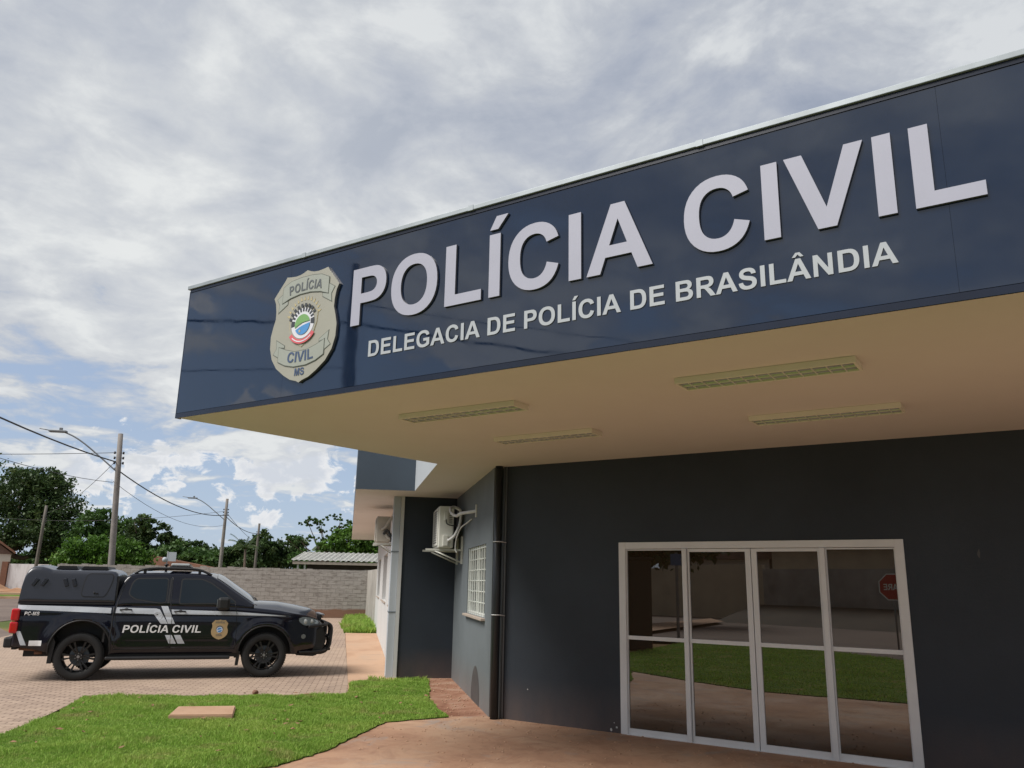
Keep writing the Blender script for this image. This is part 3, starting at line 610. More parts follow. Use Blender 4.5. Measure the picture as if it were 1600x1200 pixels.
# ceiling lights
def build_ceiling_lights():
    def mk(t0, t1, s0, s1, name_parent, green_from):
        L = t1 - t0; W = s1 - s0; h = .05
        r = empty('ceiling_light', fp(t0, s0, ZS), RU)
        bm = bmesh.new()
        box(bm, 0, L, 0, .02, -h, -.001, bev=.003); box(bm, 0, L, W - .02, W, -h, -.001, bev=.003); box(bm, 0, .02, .02, W - .02, -h, -.001); box(bm, L - .02, L, .02, W - .02, -h, -.001); box(bm, .02, L - .02, .02, W - .02, -.012, -.002)
        fin(bm, 'housing', 'lamp_body', r)
        bm = bmesh.new(); n = 13
        for k in range(1, n): box(bm, L * k / n - .004, L * k / n + .004, .022, W - .022, -h + .001, -h + .034)
        box(bm, .022, L - .022, W * .5 - .006, W * .5 + .006, -h + .003, -h + .036)
        fin(bm, 'louvre', 'louvre', r)
        bm = bmesh.new(); x = green_from * L + .03
        for yy in (.28, .72): tube(bm, [(.03, W * yy, -.034), (L - .03, W * yy, -.034)], .013, 10)
        fin(bm, 'lamp_tube', 'letter_face', r)
        if green_from < .95:
            bm = bmesh.new(); box(bm, x, L - .03, .024, W - .024, -h + .012, -h + .016); fin(bm, 'lawn_reflection', 'tube', r)  # flat green plate stands in for the lawn reflected in the louvre
        return r
    g = 'surface mounted lights under the canopy'
    for a, lab, gf in (((2.16, 3.50, .94, 1.19), 'long ceiling light nearest the badge end, half of it painted with the green lawn reflection', .5),
                       ((2.27, 3.50, 2.43, 2.68), 'long ceiling light near the wall at the badge end, all pale', 1.),
                       ((5.03, 6.36, .88, 1.15), 'long ceiling light with the lawn reflection painted in green, nearest the front edge of the canopy', .0),
                       ((5.09, 6.41, 2.58, 2.86), 'long ceiling light with the lawn reflection painted in green, above the glass entrance doors', .0)):
        tag(mk(*a, None, gf), lab, 'ceiling light', g)
build_ceiling_lights()

# signs on the fascia ------------------------------------------------
FR = Matrix.Translation(F0) @ Matrix.Rotation(RU, 4, 'Z') @ Matrix.Rotation(R(90), 4, 'X')    # local x along, local y up, +z out of the wall
def face_sign(name, text, x0, x1, z0, cap, depth, mface, label, cat):
    lay, w = layout(text, 1, 1)
    xs = [p[0] for _, ps in lay for c in ps for p in c]; sx = (x1 - x0) / (max(xs) - min(xs)); sy = cap / 1466
    ox = x0 - min(xs) * sx
    root = empty(name, FR @ Vector((x0, z0, 0))); root.rotation_euler = FR.to_euler(); tag(root, label, cat)
    for ch, ps in lay:
        pl = [[(p[0] * sx + ox - x0, p[1] * sy) for p in c] for c in ps]
        me = fill_mesh('letter', pl, depth)
        o = link('letter', me, [mface, 'letter_side'], root); o.location = (0, 0, depth / 2 + .012)
        for p in me.polygons: p.material_index = 0 if p.normal.z > .9 else 1
    return root
face_sign('name_sign', 'POLÍCIA CIVIL', 2.395, 7.275, 3.892, .528, .020, 'letter_face', 'row of big raised white letters reading POLÍCIA CIVIL on the navy fascia', 'sign')
face_sign('subtitle_sign', 'DELEGACIA DE POLÍCIA DE BRASILÂNDIA', 2.617, 6.79, 3.588, .142, .007, 'letter_face_small', 'row of small raised letters reading DELEGACIA DE POLÍCIA DE BRASILÂNDIA', 'sign')

def arc_text(text, cx, cy, rad, a_mid, size, widen, inward=False):
    """letters laid round an arc; returns polys"""
    lay, w = layout(text, size / 1466 * widen, size / 1466)
    out = []
    for ch, ps in lay:
        xs = [p[0] for c in ps for p in c]; xm = (min(xs) + max(xs)) / 2
        d = (xm - w / 2) / rad
        for c in ps:
            q = []
            for px, py in c:
                lx = px - xm
                if inward:   # smile: baseline curves up at the ends, centre of arc above
                    th = a_mid + d; q.append((cx + math.sin(th) * (rad - py) + lx * math.cos(th), cy - math.cos(th) * (rad - py) + lx * math.sin(th)))
                else:
                    th = a_mid - d; q.append((cx + math.sin(-th) * -1 * 0 + math.cos(math.pi / 2 + th) * (rad + py) + lx * math.cos(th), cy + math.sin(math.pi / 2 + th) * (rad + py) + lx * math.sin(th)))
            out.append(q)
    return out
def badge_parts(root, zf, lineW, simple=False, face='badge', ban='banner'):
    """crest details in a local xy frame about 0.86 x 1.09, parented to root; zf = height of the plate's face"""
    def flat(name, polys, z, mat, th=.002):
        me = fill_mesh(name, polys, th); o = link(name, me, mat, root); o.location = (0, 0, z); return o
    TOP = [(-.30, .43), (-.20, .475), (-.07, .49), (.07, .49), (.20, .475), (.30, .43), (.30, .275), (.20, .31), (.07, .33), (-.07, .33), (-.20, .31), (-.30, .275)]
    TL = [(-.306, .365), (-.375, .325), (-.338, .265), (-.347, .19), (-.232, .255), (-.23, .285), (-.306, .268)]
    TR = [(-x, y) for x, y in reversed(TL)]
    BOT = [(-.295, -.163), (-.20, -.20), (-.08, -.232), (.08, -.232), (.20, -.20), (.295, -.163), (.295, -.30), (.20, -.345), (.08, -.372), (-.08, -.372), (-.20, -.345), (-.295, -.30)]
    BL = [(-.34, -.09), (-.228, -.153), (-.228, -.172), (-.301, -.158), (-.301, -.257), (-.368, -.22), (-.33, -.17)]
    BR = [(-x, y) for x, y in reversed(BL)]
    def grow(poly, d):
        cx = sum(p[0] for p in poly) / len(poly); cy = sum(p[1] for p in poly) / len(poly); n = len(poly); out = []
        area = sum(poly[i][0] * poly[(i + 1) % n][1] - poly[(i + 1) % n][0] * poly[i][1] for i in range(n)); sg = 1 if area > 0 else -1
        for i in range(n):
            a, b, c = Vector(poly[i - 1]), Vector(poly[i]), Vector(poly[(i + 1) % n])
            n1 = Vector(((b - a).y, -(b - a).x)).normalized(); n2 = Vector(((c - b).y, -(c - b).x)).normalized(); m = (n1 + n2)
            m = m.normalized() / max(.45, m.normalized().dot(n1)); out.append(tuple(b + m * d * sg))
        return out
    for nm, ps in (('ribbon', [TL, TR]), ('ribbon', [BL, BR]), ('banner', [TOP]), ('banner', [BOT])):
        lift = .0035 if nm == 'banner' else 0
        for p in ps: ol = flat('outline', [grow(p, lineW)], zf + .001 + lift, 'badge_line'); flat(nm, [p], zf + .0025 + lift, ban)
    zt = zf + .009
    flat('badge_lettering', arc_text('POLÍCIA', 0, -.85, 1.205, 0, .088, .86), zt, 'txt_grey')
    flat('badge_lettering', arc_text('CIVIL', 0, .95, 1.285, 0, .098, 1.0, True), zt, 'txt_blue')
    flat('badge_lettering', arc_text('MS', 0, .95, 1.412, 0, .068, .95, True), zf + .003, 'txt_blue')
    # emblem: rays, tower arch, ring, green and blue field, ribbon
    def ring(r0, r1, a0, a1, n=40, sx=1, cy=.035):
        return [(sx * r1 * math.sin(R(a0 + (a1 - a0) * k / n)), cy + r1 * math.cos(R(a0 + (a1 - a0) * k / n))) for k in range(n + 1)] + [(sx * r0 * math.sin(R(a1 - (a1 - a0) * k / n)), cy + r0 * math.cos(R(a1 - (a1 - a0) * k / n))) for k in range(n + 1)]
    rays = []
    for k in range(13):
        a = R(-72 + 12 * k); b = R(3.2)
        rays.append([(.20 * math.sin(a - b), .06 + .20 * math.cos(a - b)), (.24 * math.sin(a), .06 + .24 * math.cos(a)), (.20 * math.sin(a + b), .06 + .20 * math.cos(a + b))])
    flat('sun_rays', rays, zf + .002, 'crest_gold', .001)
    SH = [(-.185, .125), (-.12, .15), (.12, .15), (.185, .125), (.178, .02), (.13, -.11), (0, -.19), (-.13, -.11), (-.178, .02)]
    flat('emblem_shield', [grow(SH, lineW * .8)], zf + .003, 'crest_gold', .001)
    flat('emblem_shield', [SH], zf + .0045, face, .001)
    flat('emblem_ring', [ring(0.001, .148, 0, 359.9)], zf + .0065, 'crest_white', .002)
    for r0, r1, ofs in ((.155, .190, 0), (.112, .150, 8)):
        ps = [ring(r0, r1, -76 + 16 * k + ofs, -76 + 16 * k + 9 + ofs, 4) for k in range(9)]
        flat('tower_arch', ps, zf + .009, 'crest_black', .001)
    for q in (-100, 76): flat('tower_arch', [ring(.105, .15, q, q + 24, 6)], zf + .009, 'crest_black', .001)
    c = .02
    def disc_cut(f, n=40): return [(.098 * math.cos(a), c + .098 * math.sin(a)) for a in f]
    g = [(.098 * math.cos(R(a)), c + .098 * math.sin(R(a))) for a in range(15, 196, 6)] + [(-.05, c - .002), (.0, c + .018), (.05, c + .022)]
    flat('emblem_field', [g], zf + .012, 'crest_green', .001)
    b_ = [(.098 * math.cos(R(a)), c + .098 * math.sin(R(a))) for a in range(208, 365, 6)] + [(.05, c - .002), (.0, c - .012), (-.05, c - .03)]
    flat('emblem_field', [b_], zf + .012, 'crest_blue', .001)
    st = [(-.028 + (.020 if k % 2 == 0 else .008) * math.sin(math.pi * k / 5), c - .062 + (.020 if k % 2 == 0 else .008) * math.cos(math.pi * k / 5)) for k in range(10)]
    flat('emblem_star', [st], zf + .014, 'crest_gold', .001)
    flat('emblem_ribbon', [ring(.158, .20, 125, 235, 20)], zf + .012, 'crest_red', .001)
    flat('emblem_ribbon', [ring(.174, .184, 138, 222, 20)], zf + .0135, 'crest_white', .001)
OUT = [(0, -.53), (.038, -.512), (.12, -.49), (.21, -.44), (.318, -.362), (.39, -.265), (.426, -.155), (.430, -.036), (.408, .052), (.382, .131), (.385, .21), (.40, .29), (.428, .345), (.357, .43), (.295, .50), (.271, .535), (.215, .526), (.15, .52), (.09, .525), (.05, .536), (0, .556)]
OUTL = OUT + [(-x, y) for x, y in reversed(OUT[1:-1])]
def build_badge():
    root = empty('police_badge', FR @ Vector((1.80, 3.985, 0))); root.rotation_euler = FR.to_euler(); tag(root, 'large beige shield shaped badge with ribbons and round crest on the navy fascia', 'badge')
    me = fill_mesh('shield_plate', [OUTL], .026); o = link('shield_plate', me, ['badge', 'letter_side'], root); o.location = (0, 0, .025)
    for p in me.polygons: p.material_index = 0 if p.normal.z > .9 else 1
    badge_parts(root, .038, .006)
build_badge()

# ---------------------------------------------------------------- air conditioners
def build_acs():
    # unit on the side wall, seen end-on; local frame = world axes, origin at bracket on wall
    r = empty('air_conditioner', (1.81, 14.6, 2.28)); tag(r, 'pale outdoor air conditioner on a white bracket in the dark recess', 'air conditioner')
    bm = bmesh.new(); box(bm, -.455, -.185, -.06, .92, .03, .76, bev=.02); fin(bm, 'casing', 'ac', r)
    bm = bmesh.new(); box(bm, -.475, -.457, .0, .86, .07, .72, bev=.008); g = fin(bm, 'front_grille', 'ac', r)
    bm = bmesh.new()
    for k in range(14): box(bm, -.482, -.476, .04, .60, .12 + k * .042, .135 + k * .042)
    fin(bm, 'slat', 'ac_dark', g)
    bm = bmesh.new(); box(bm, -.375, -.285, -.10, -.062, .06, .25, bev=.008); fin(bm, 'valve_cover', 'ac', r)
    bm = bmesh.new(); box(bm, -.365, -.295, -.095, -.062, .50, .66, bev=.008); fin(bm, 'handle', 'ac', r)
    bm = bmesh.new()
    for k in range(6): box(bm, -.27, -.215, -.065, -.0605, .46 + k * .033, .474 + k * .033)
    fin(bm, 'vent', 'ac_dark', r)
    bm = bmesh.new(); tube(bm, catmull([(-.33, -.098, .52), (-.32, -.13, .45), (-.25, -.14, .42), (-.13, -.12, .42), (-.06, -.05, .47)]), .010, 6); fin(bm, 'cable', 'wire', r)
    for yy in (.02, .72):
        bm = bmesh.new(); box(bm, -.035, -.001, yy, yy + .035, -.24, .24); box(bm, -.66, -.036, yy, yy + .035, -.018, .016)
        a = Vector((-.50, yy + .017, -.02)); b = Vector((-.036, yy + .017, -.21)); tube(bm, [a, b], .016, 6)
        fin(bm, 'bracket', 'ac', r)
    bm = bmesh.new()
    pts = [(0, -1.60, .56), (-.10, -1.45, .55), (-.20, -1.1, .55), (-.22, -.75, .54), (-.27, -.45, .60), (-.27, -.2, .71), (-.18, -.1, .74), (-.08, -.1, .68), (-.07, -.1, .55), (-.10, -.12, .40), (-.17, -.14, .25), (-.24, -.12, .18), (-.29, -.10, .155)]
    tube(bm, catmull(pts), .026, 10); fin(bm, 'insulated_hose', 'hose', r)
    bm = bmesh.new(); tube(bm, catmull([(-.005, -1.1, .47), (-.05, -.8, .42), (-.10, -.4, .36), (-.14, -.16, .20), (-.15, -.1, .02), (-.12, -.1, -.05)]), .012, 8); fin(bm, 'drain_hose', 'hose', r)
    bm = bmesh.new(); box(bm, -.02, -.0, -1.66, -1.60, .46, .66); fin(bm, 'wall_plate', 'ac', r)
    # second, dusty unit on the wing wall
    r = empty('air_conditioner', (.733, 17.9, 2.5)); tag(r, 'dusty beige outdoor air conditioner high on the white wing wall', 'air conditioner')
    bm = bmesh.new(); box(bm, -.40, -.10, 0, .85, .03, .58, bev=.02); fin(bm, 'casing', 'ac_dirty', r)
    bm = bmesh.new(); box(bm, -.42, -.402, .06, .8, .07, .54, bev=.008); fin(bm, 'front_grille', 'ac_dirty', r)
    bm = bmesh.new(); tube(bm, catmull([(-.28, -.03, .30), (-.20, -.08, .36), (-.12, -.08, .50), (-.06, -.06, .55), (-.03, -.05, .38), (-.06, -.06, .15), (-.12, -.05, .10), (-.20, -.02, .2)]), .035, 8); fin(bm, 'insulated_hose', 'ac_dirty', r)
    bm = bmesh.new(); tube(bm, catmull([(-.24, -.03, .20), (-.18, -.09, .28), (-.10, -.09, .18), (-.07, -.05, .04)]), .028, 8); fin(bm, 'insulated_hose', 'ac_dark', r)
    for yy in (.02, .72):
        bm = bmesh.new(); box(bm, -.45, -.03, yy, yy + .03, -.02, .02); box(bm, -.03, -.001, yy, yy + .03, -.2, .2); tube(bm, [(-.3, yy + .015, -.02), (-.03, yy + .015, -.18)], .012, 6); fin(bm, 'bracket', 'ac', r)
build_acs()

# ================================================================= PICK-UP
def build_truck():
    T = empty('police_pickup', (-4.668, 16.39, 0), math.atan2(.149, .989))
    tag(T, 'black double cab police pickup with silver stripes, cargo cap and bull bar on the paving', 'pickup')
    def lerp(tab, x):
        if x <= tab[0][0]: return tab[0][1]
        for (a, b), (c, d) in zip(tab, tab[1:]):
            if x <= c: return b + (d - b) * (x - a) / (c - a)
        return tab[-1][1]
    ZTOP = [(-1.06, 1.235), (.42, 1.235), (1.2, 1.245), (2.4, 1.235), (2.8, 1.205), (3.2, 1.165), (3.55, 1.10), (3.75, 1.065), (3.92, 1.01), (4.02, .90)]
    ZC = [(-1.06, 1.235), (2.5, 1.26), (2.72, 1.31), (2.82, 1.315), (3.19, 1.30), (3.52, 1.245), (3.80, 1.185), (3.90, 1.14), (3.96, 1.04), (4.02, .90)]
    ZB = [(-1.06, .56), (-.8, .52), (-.5, .46), (.3, .44), (.5, .42), (2.45, .42), (2.7, .44), (3.4, .40), (3.7, .38), (4.02, .45)]
    def side_y(x, z):
        w = .925
        if z < .58: w -= (.58 - z) * .22
        if z > .98: w -= ((z - .98) / .27) ** 2 * .035
        w -= .012 * math.exp(-((z - .60) / .04) ** 2) if .5 < x < 2.5 else 0
        w -= .010 * math.exp(-((z - 1.045) / .03) ** 2)
        if x > 3.2: w -= ((x - 3.2) / .82) ** 2.2 * .26
        if x < -.85: w -= ((-.85 - x) / .2) ** 2 * .03
        for xc, zc in ((-.03, .50), (2.985, .43)):
            r = math.hypot(x - xc, (z - zc)); w += .045 * math.exp(-((r - .50) / .085) ** 2) * (1 if z > .3 else 0)
        return w
    def z_round(x, z, zt):
        r = .07
        if z > zt - r: k = (z - (zt - r)) / r; return r * (1 - math.sqrt(max(0, 1 - min(1, k) ** 2)))
        return 0
    bm = bmesh.new(); xs = [-1.06 + 5.08 * i / 127 for i in range(128)]
    ss = [0, .04, .1, .16, .22, .28, .34, .4, .46, .52, .58, .64, .7, .75, .8, .85, .89, .92, .945, .965, .98, .99, 1.0]
    rows = []
    for x in xs:
        zb, zt, zc = lerp(ZB, x), lerp(ZTOP, x), lerp(ZC, x); half = []
        for s in ss:
            z = zb + s * (zt - zb); half.append((side_y(x, z) - z_round(x, z, zt), z))
        ye = half[-1][0]
        for k in (.92, .8, .62, .4, .2): half.append((ye * k, zt + (zc - zt) * (1 - k ** 2.6)))
        pts = [(-y, z) for y, z in half] + [(0, zc)] + [(y, z) for y, z in reversed(half)]
        rows.append([bm.verts.new((x, y, z)) for y, z in pts])
    n = len(rows[0])
    for a, b in zip(rows, rows[1:]):
        for k in range(n):
            f = bm.faces.new((a[k], a[(k + 1) % n], b[(k + 1) % n], b[k])); f.smooth = True
    bm.faces.new(list(reversed(rows[0]))); bm.faces.new(rows[-1])
    bmesh.ops.recalc_face_normals(bm, faces=bm.faces)
    body = fin(bm, 'body', ['car', 'trim'], T)
    # wheel arches by boolean
    cbm = bmesh.new()
    for xc, zc, r in ((-.03, .50, .475), (2.985, .43, .462)):
        for sg in (-1, 1):
            mt = Matrix.Translation((xc, sg * .86, zc)) @ Matrix.Rotation(R(90), 4, 'X')
            bmesh.ops.create_cone(cbm, cap_ends=True, segments=64, radius1=r, radius2=r, depth=.62, matrix=mt)
    for f in cbm.faces: f.material_index = 1
    cut = fin(cbm, 'cutter', ['car', 'trim'], T)
    md = body.modifiers.new('b', 'BOOLEAN'); md.operation = 'DIFFERENCE'; md.object = cut; md.solver = 'EXACT'
    dg = bpy.context.evaluated_depsgraph_get(); dg.update()
    me = bpy.data.meshes.new_from_object(body.evaluated_get(dg)); body.modifiers.clear(); body.data = me
    bpy.data.objects.remove(cut)
    for p in me.polygons: p.use_smooth = len(p.vertices) == 4 and p.material_index == 0
    # arch liners: dark rim just inside each opening
    for xc, zc, r in ((-.03, .50, .475), (2.985, .43, .462)):
        for sg in (-1, 1):
            bm = bmesh.new(); P = []
            for a in range(-12, 193, 5):
                x = xc + r * math.cos(R(a)); z = zc + r * math.sin(R(a))
                if z < .40: continue
                P.append((x, sg * (side_y(x, z) - .004), z))
            tube(bm, P, .014, 6); fin(bm, 'arch_trim', 'trim', T)
    # generic upper shells -------------------------------------------------
    def shell(name, prof, yb, z0, tilt, rr, crown, mat, step=.04, smooth=True):
        x0, x1 = prof[0][0], prof[-1][0]; bm = bmesh.new(); rows = []; cr = crown if callable(crown) else (lambda x: crown); nst = int((x1 - x0) / step)
        # include profile knots
        X = sorted(set([round(x0 + (x1 - x0) * i / nst, 4) for i in range(nst + 1)] + [round(p[0], 4) for p in prof]))
        for x in X:
            zt = max(lerp(prof, x), z0 + .012); h = zt - z0; r = min(rr, h * .8)
            half = [(yb, z0 - .02)]
            for k in range(1, 8): z = z0 + (h - r) * k / 7; half.append((yb - tilt * (z - z0), z))
            ye = half[-1][0]
            for k in range(1, 6):
                a = R(90 * k / 5); half.append((ye - r * tilt * math.sin(a) - r * (1 - math.cos(a)), zt - r + r * math.sin(a)))
            yt = half[-1][0]
            for k in (.75, .5, .25): half.append((yt * k, zt + cr(x) * (1 - k * k)))
            pts = [(-y, z) for y, z in half] + [(0, zt + cr(x))] + [(y, z) for y, z in reversed(half)]
            rows.append([bm.verts.new((x, y, z)) for y, z in pts])
        n = len(rows[0])
        for a, b in zip(rows, rows[1:]):
            for k in range(n):
                f = bm.faces.new((a[k], a[(k + 1) % n], b[(k + 1) % n], b[k])); f.smooth = True
        bm.faces.new(list(reversed(rows[0]))); bm.faces.new(rows[-1])
        bmesh.ops.recalc_face_normals(bm, faces=bm.faces)
        return fin(bm, name, mat, T)
    CAB = [(.43, 1.26), (.45, 1.40), (.475, 1.56), (.51, 1.66), (.56, 1.73), (.62, 1.765), (.70, 1.782), (1.0, 1.795), (1.41, 1.80), (1.70, 1.795), (1.88, 1.78), (1.98, 1.75), (2.10, 1.685), (2.24, 1.595), (2.40, 1.485), (2.60, 1.355), (2.74, 1.262)]
    YB, TL_ = .885, .30
    ccr = lambda x: .035 + .075 * min(1, max(0, (x - 1.9) / .25))
    shell('cab', CAB, YB, 1.22, TL_, .075, ccr, 'car')
    def gy(z): return YB - TL_ * (z - 1.22)
    def panel(name, poly, z_off, mat, yfun, parent=T, th=.004, sg=-1, grid=None):
        """thin plate on the side of the truck; poly = (x,z) list"""
        me = fill_mesh(name, [poly], 0); bm = bmesh.new(); bm.from_mesh(me)
        bmesh.ops.triangulate(bm, faces=bm.faces)
        if grid:
            for _ in range(grid): bmesh.ops.subdivide_edges(bm, edges=[e for e in bm.edges if e.calc_length() > .05], cuts=1)
            bmesh.ops.triangulate(bm, faces=bm.faces)
        bm.to_mesh(me); bm.free()
        for v in me.vertices:
            x, z = v.co.x, v.co.y; v.co = (x, sg * (yfun(x, z) + z_off), z)
        return link(name, me, mat, parent)
    def rounded(poly, r=.03, n=4):
        out = []; m = len(poly)
        for i in range(m):
            a, b, c = Vector(poly[i - 1]), Vector(poly[i]), Vector(poly[(i + 1) % m])
            d1 = (a - b); d2 = (c - b); rr = min(r, d1.length * .45, d2.length * .45)
            p0 = b + d1.normalized() * rr; p1 = b + d2.normalized() * rr
            for k in range(n + 1): t = k / n; out.append(tuple((1 - t) ** 2 * p0 + 2 * t * (1 - t) * b + t * t * p1))
        return out
    def growp(poly, d):
        n = len(poly); area = sum(poly[i][0] * poly[(i + 1) % n][1] - poly[(i + 1) % n][0] * poly[i][1] for i in range(n)); sg = 1 if area > 0 else -1; out = []
        for i in range(n):
            a, b, c = Vector(poly[i - 1]), Vector(poly[i]), Vector(poly[(i + 1) % n])
            n1 = Vector(((b - a).y, -(b - a).x)).normalized(); n2 = Vector(((c - b).y, -(c - b).x)).normalized(); m = (n1 + n2).normalized()
            out.append(tuple(b + m * d * sg / max(.5, m.dot(n1))))
        return out
    gyf = lambda x, z: gy(z)
    RW = rounded([(.63, 1.42), (.665, 1.60), (.72, 1.675), (1.23, 1.69), (1.235, 1.29), (1.13, 1.285), (.74, 1.345)], .05)
    FW = rounded([(1.475, 1.275), (1.475, 1.68), (1.80, 1.682), (1.96, 1.62), (2.20, 1.46), (2.41, 1.29)], .03)
    def door_part(nm, outline, win, handle_x, hz, sg):
        # door: seam lines drawn as a recessed dark groove mesh, window, handle
        bm = bmesh.new()
        for seg in outline:
            P = [(x, sg * ((side_y(x, z) if z < 1.225 else gy(z)) + .0005), z) for x, z in seg]
            tube(bm, P, .0055, 5)
        d = fin(bm, 'door_seam', 'trim', T)
        panel('window_trim', growp(win, .022), .002, 'trim', gyf, sg=sg)
        panel('window', win, .005, 'carglass', gyf, sg=sg)
        bm = bmesh.new(); y = side_y(handle_x, hz)
        tube(bm, catmull([(handle_x - .095, sg * (y + .002), hz), (handle_x - .06, sg * (y + .035), hz + .004), (handle_x + .05, sg * (y + .035), hz + .004), (handle_x + .085, sg * (y + .002), hz)]), .0135, 8)
        bmesh.ops.create_uvsphere(bm, u_segments=12, v_segments=8, radius=.04, matrix=Matrix.Translation((handle_x, sg * (y - .006), hz)) @ Matrix.Diagonal((1.3, .3, .8, 1)))
        fin(bm, 'door_handle', 'trim', T, smooth=True)
    def seg(p, n=8):
        out = []
        for (a, b), (c, d) in zip(p, p[1:]):
            for k in range(n): out.append((a + (c - a) * k / n, b + (d - b) * k / n))
        out.append(p[-1]); return out
    for sg in (-1, 1):
        door_part('rear', [seg([(.50, .50), (.485, .80), (.45, 1.10), (.47, 1.30), (.55, 1.62), (.62, 1.72)]), seg([(1.31, 1.72), (1.325, 1.28), (1.375, 1.0), (1.385, .52)]), seg([(.50, .50), (1.385, .52)])], RW, .62, 1.155, sg)
        door_part('front', [seg([(2.415, 1.27), (2.455, 1.1), (2.47, .80), (2.46, .50)]), seg([(1.385, .52), (2.46, .50)])], FW, 1.50, 1.13, sg)
        # B pillar black trim strip between windows
        panel('pillar_trim', [(1.265, 1.27), (1.27, 1.70), (1.30, 1.70), (1.30, 1.27)], .003, 'trim', gyf, sg=sg)
        panel('fuel_strip', rounded([(.30, .62), (.30, .98), (.335, .98), (.335, .62)], .01), .001, 'trim', side_y, sg=sg)
    # windscreen
    bm = bmesh.new(); X = [2.06 + (2.73 - 2.06) * k / 12 for k in range(13)]; rows = []
    for x in X:
        z = lerp(CAB, x); r = min(.075, (z - 1.22) * .8); ye = gy(z) - .085
        rows.append([bm.verts.new((x + .006, ye * k, z + .0075 + ccr(x) * (1 - (k * .98) ** 2))) for k in (-1, -.75, -.5, -.25, 0, .25, .5, .75, 1)])
    for a, b in zip(rows, rows[1:]):
        for k in range(8): f = bm.faces.new((a[k], b[k], b[k + 1], a[k + 1])); f.smooth = True
    bmesh.ops.recalc_face_normals(bm, faces=bm.faces); fin(bm, 'windscreen', 'windscreen', T)
    bm = bmesh.new(); tube(bm, [(2.80, -.55, 1.325), (2.62, -.15, 1.44)], .010, 6); tube(bm, [(2.80, .15, 1.345), (2.62, .50, 1.43)], .010, 6); fin(bm, 'wiper', 'trim', T)
    # cargo cap
    CAP = [(-1.06, 1.27), (-1.05, 1.58), (-1.03, 1.72), (-1.0, 1.80), (-.95, 1.845), (-.90, 1.86), (-.80, 1.86), (-.72, 1.84), (-.64, 1.812), (-.5, 1.805), (-.15, 1.805), (.10, 1.808), (.28, 1.808), (.36, 1.795), (.40, 1.765), (.42, 1.70)]
    cap = shell('cargo_cap', CAP, .865, 1.262, .16, .085, .03, 'cap_shell')
    cy_ = lambda x, z: .865 - .16 * (z - 1.262)
    for sg in (-1, 1):
        H = rounded([(-.12, 1.37), (-.10, 1.60), (-.06, 1.745), (.335, 1.745), (.335, 1.63), (.27, 1.43), (.23, 1.37)], .06)
        o = panel('hatch_seal', growp(H, .016), .002, 'trim', cy_, parent=cap, sg=sg); o = panel('side_hatch', H, .006, 'cap_shell', cy_, parent=cap, sg=sg)
        bm = bmesh.new(); box(bm, .075, .135, sg * (cy_(0, 1.42) + .006), sg * (cy_(0, 1.42) + .02), 1.408, 1.43, bev=.004); bmesh.ops.create_uvsphere(bm, u_segments=10, v_segments=6, radius=.014, matrix=Matrix.Translation((.075, sg * (cy_(0, 1.43) + .012), 1.435))); fin(bm, 'latch', 'chrome' if 0 else 'trim', cap)
        for x0, dx in ((-.90, .075), (-.76, .075), (-.43, -.045), (-.30, -.045)):
            bm = bmesh.new(); y = cy_(0, 1.6)
            mt = Matrix.Translation((x0 + .04, sg * y, 1.60)) @ Matrix.Rotation(math.atan2(dx, .13), 4, 'Y')
            box(bm, -.03, .03, -.038, .038, -.068, .068, mt, bev=.008); fin(bm, 'air_vent', 'cap_shell', cap)
        # bottom seal of cap
        bm = bmesh.new(); box(bm, -1.06, .41, sg * .855 - .02, sg * .855 + .02, 1.238, 1.262); fin(bm, 'cap_seal', 'trim', cap)
    # solar panel / rack plates on cap roof
    for a, b in ((-.62, -.27), (-.23, .22)):
        bm = bmesh.new(); prism(bm, [(a, 0), (b, 0), (b - .03, .055), (a + .05, .055)], -.55, .55, mt=Matrix.Translation((0, 0, 1.825)) @ Matrix.Rotation(R(90), 4, 'X')); fin(bm, 'roof_box', 'trim', cap)
    # dark gap between cab and bed
    bm = bmesh.new(); box(bm, .415, .44, -.84, .84, .5, 1.72); fin(bm, 'cab_gap', 'trim', T)
    for sg in (-1, 1): bm = bmesh.new(); tube(bm, [(.425, sg * (side_y(.425, z) + .001), z) for z in (.5, .6, .7, .8, .9, 1.0, 1.1, 1.2)], .011, 6); fin(bm, 'bed_gap', 'trim', T)
    # roof rails, light bar
    for sg in (-1, 1):
        bm = bmesh.new(); tube(bm, catmull([(.66, sg * .66, 1.77), (.78, sg * .655, 1.84), (.98, sg * .65, 1.868), (1.40, sg * .65, 1.872), (1.72, sg * .65, 1.858), (1.96, sg * .66, 1.765)]), .021, 8)
        for x in (.80, 1.72): box(bm, x, x + .05, sg * .65 - .015, sg * .65 + .015, 1.75, 1.86)
        fin(bm, 'roof_rail', 'trim', T)
    bm = bmesh.new(); box(bm, 1.24, 1.30, -.62, .62, 1.86, 1.89); box(bm, 1.50, 1.56, -.62, .62, 1.86, 1.89); box(bm, 1.22, 1.58, -.56, .56, 1.888, 1.915, bev=.01); lb = fin(bm, 'light_bar', 'trim', T)
    bm = bmesh.new(); box(bm, 1.24, 1.56, -.555, .555, 1.916, 1.965, bev=.018); fin(bm, 'lens', 'bar', lb)
    bm = bmesh.new(); tube(bm, [(1.12, .1, 1.82), (1.12, .1, 1.93)], .022, 10); tube(bm, [(1.12, .1, 1.93), (1.12, .1, 1.96)], .038, 12); fin(bm, 'roof_lamp', 'trim', T)
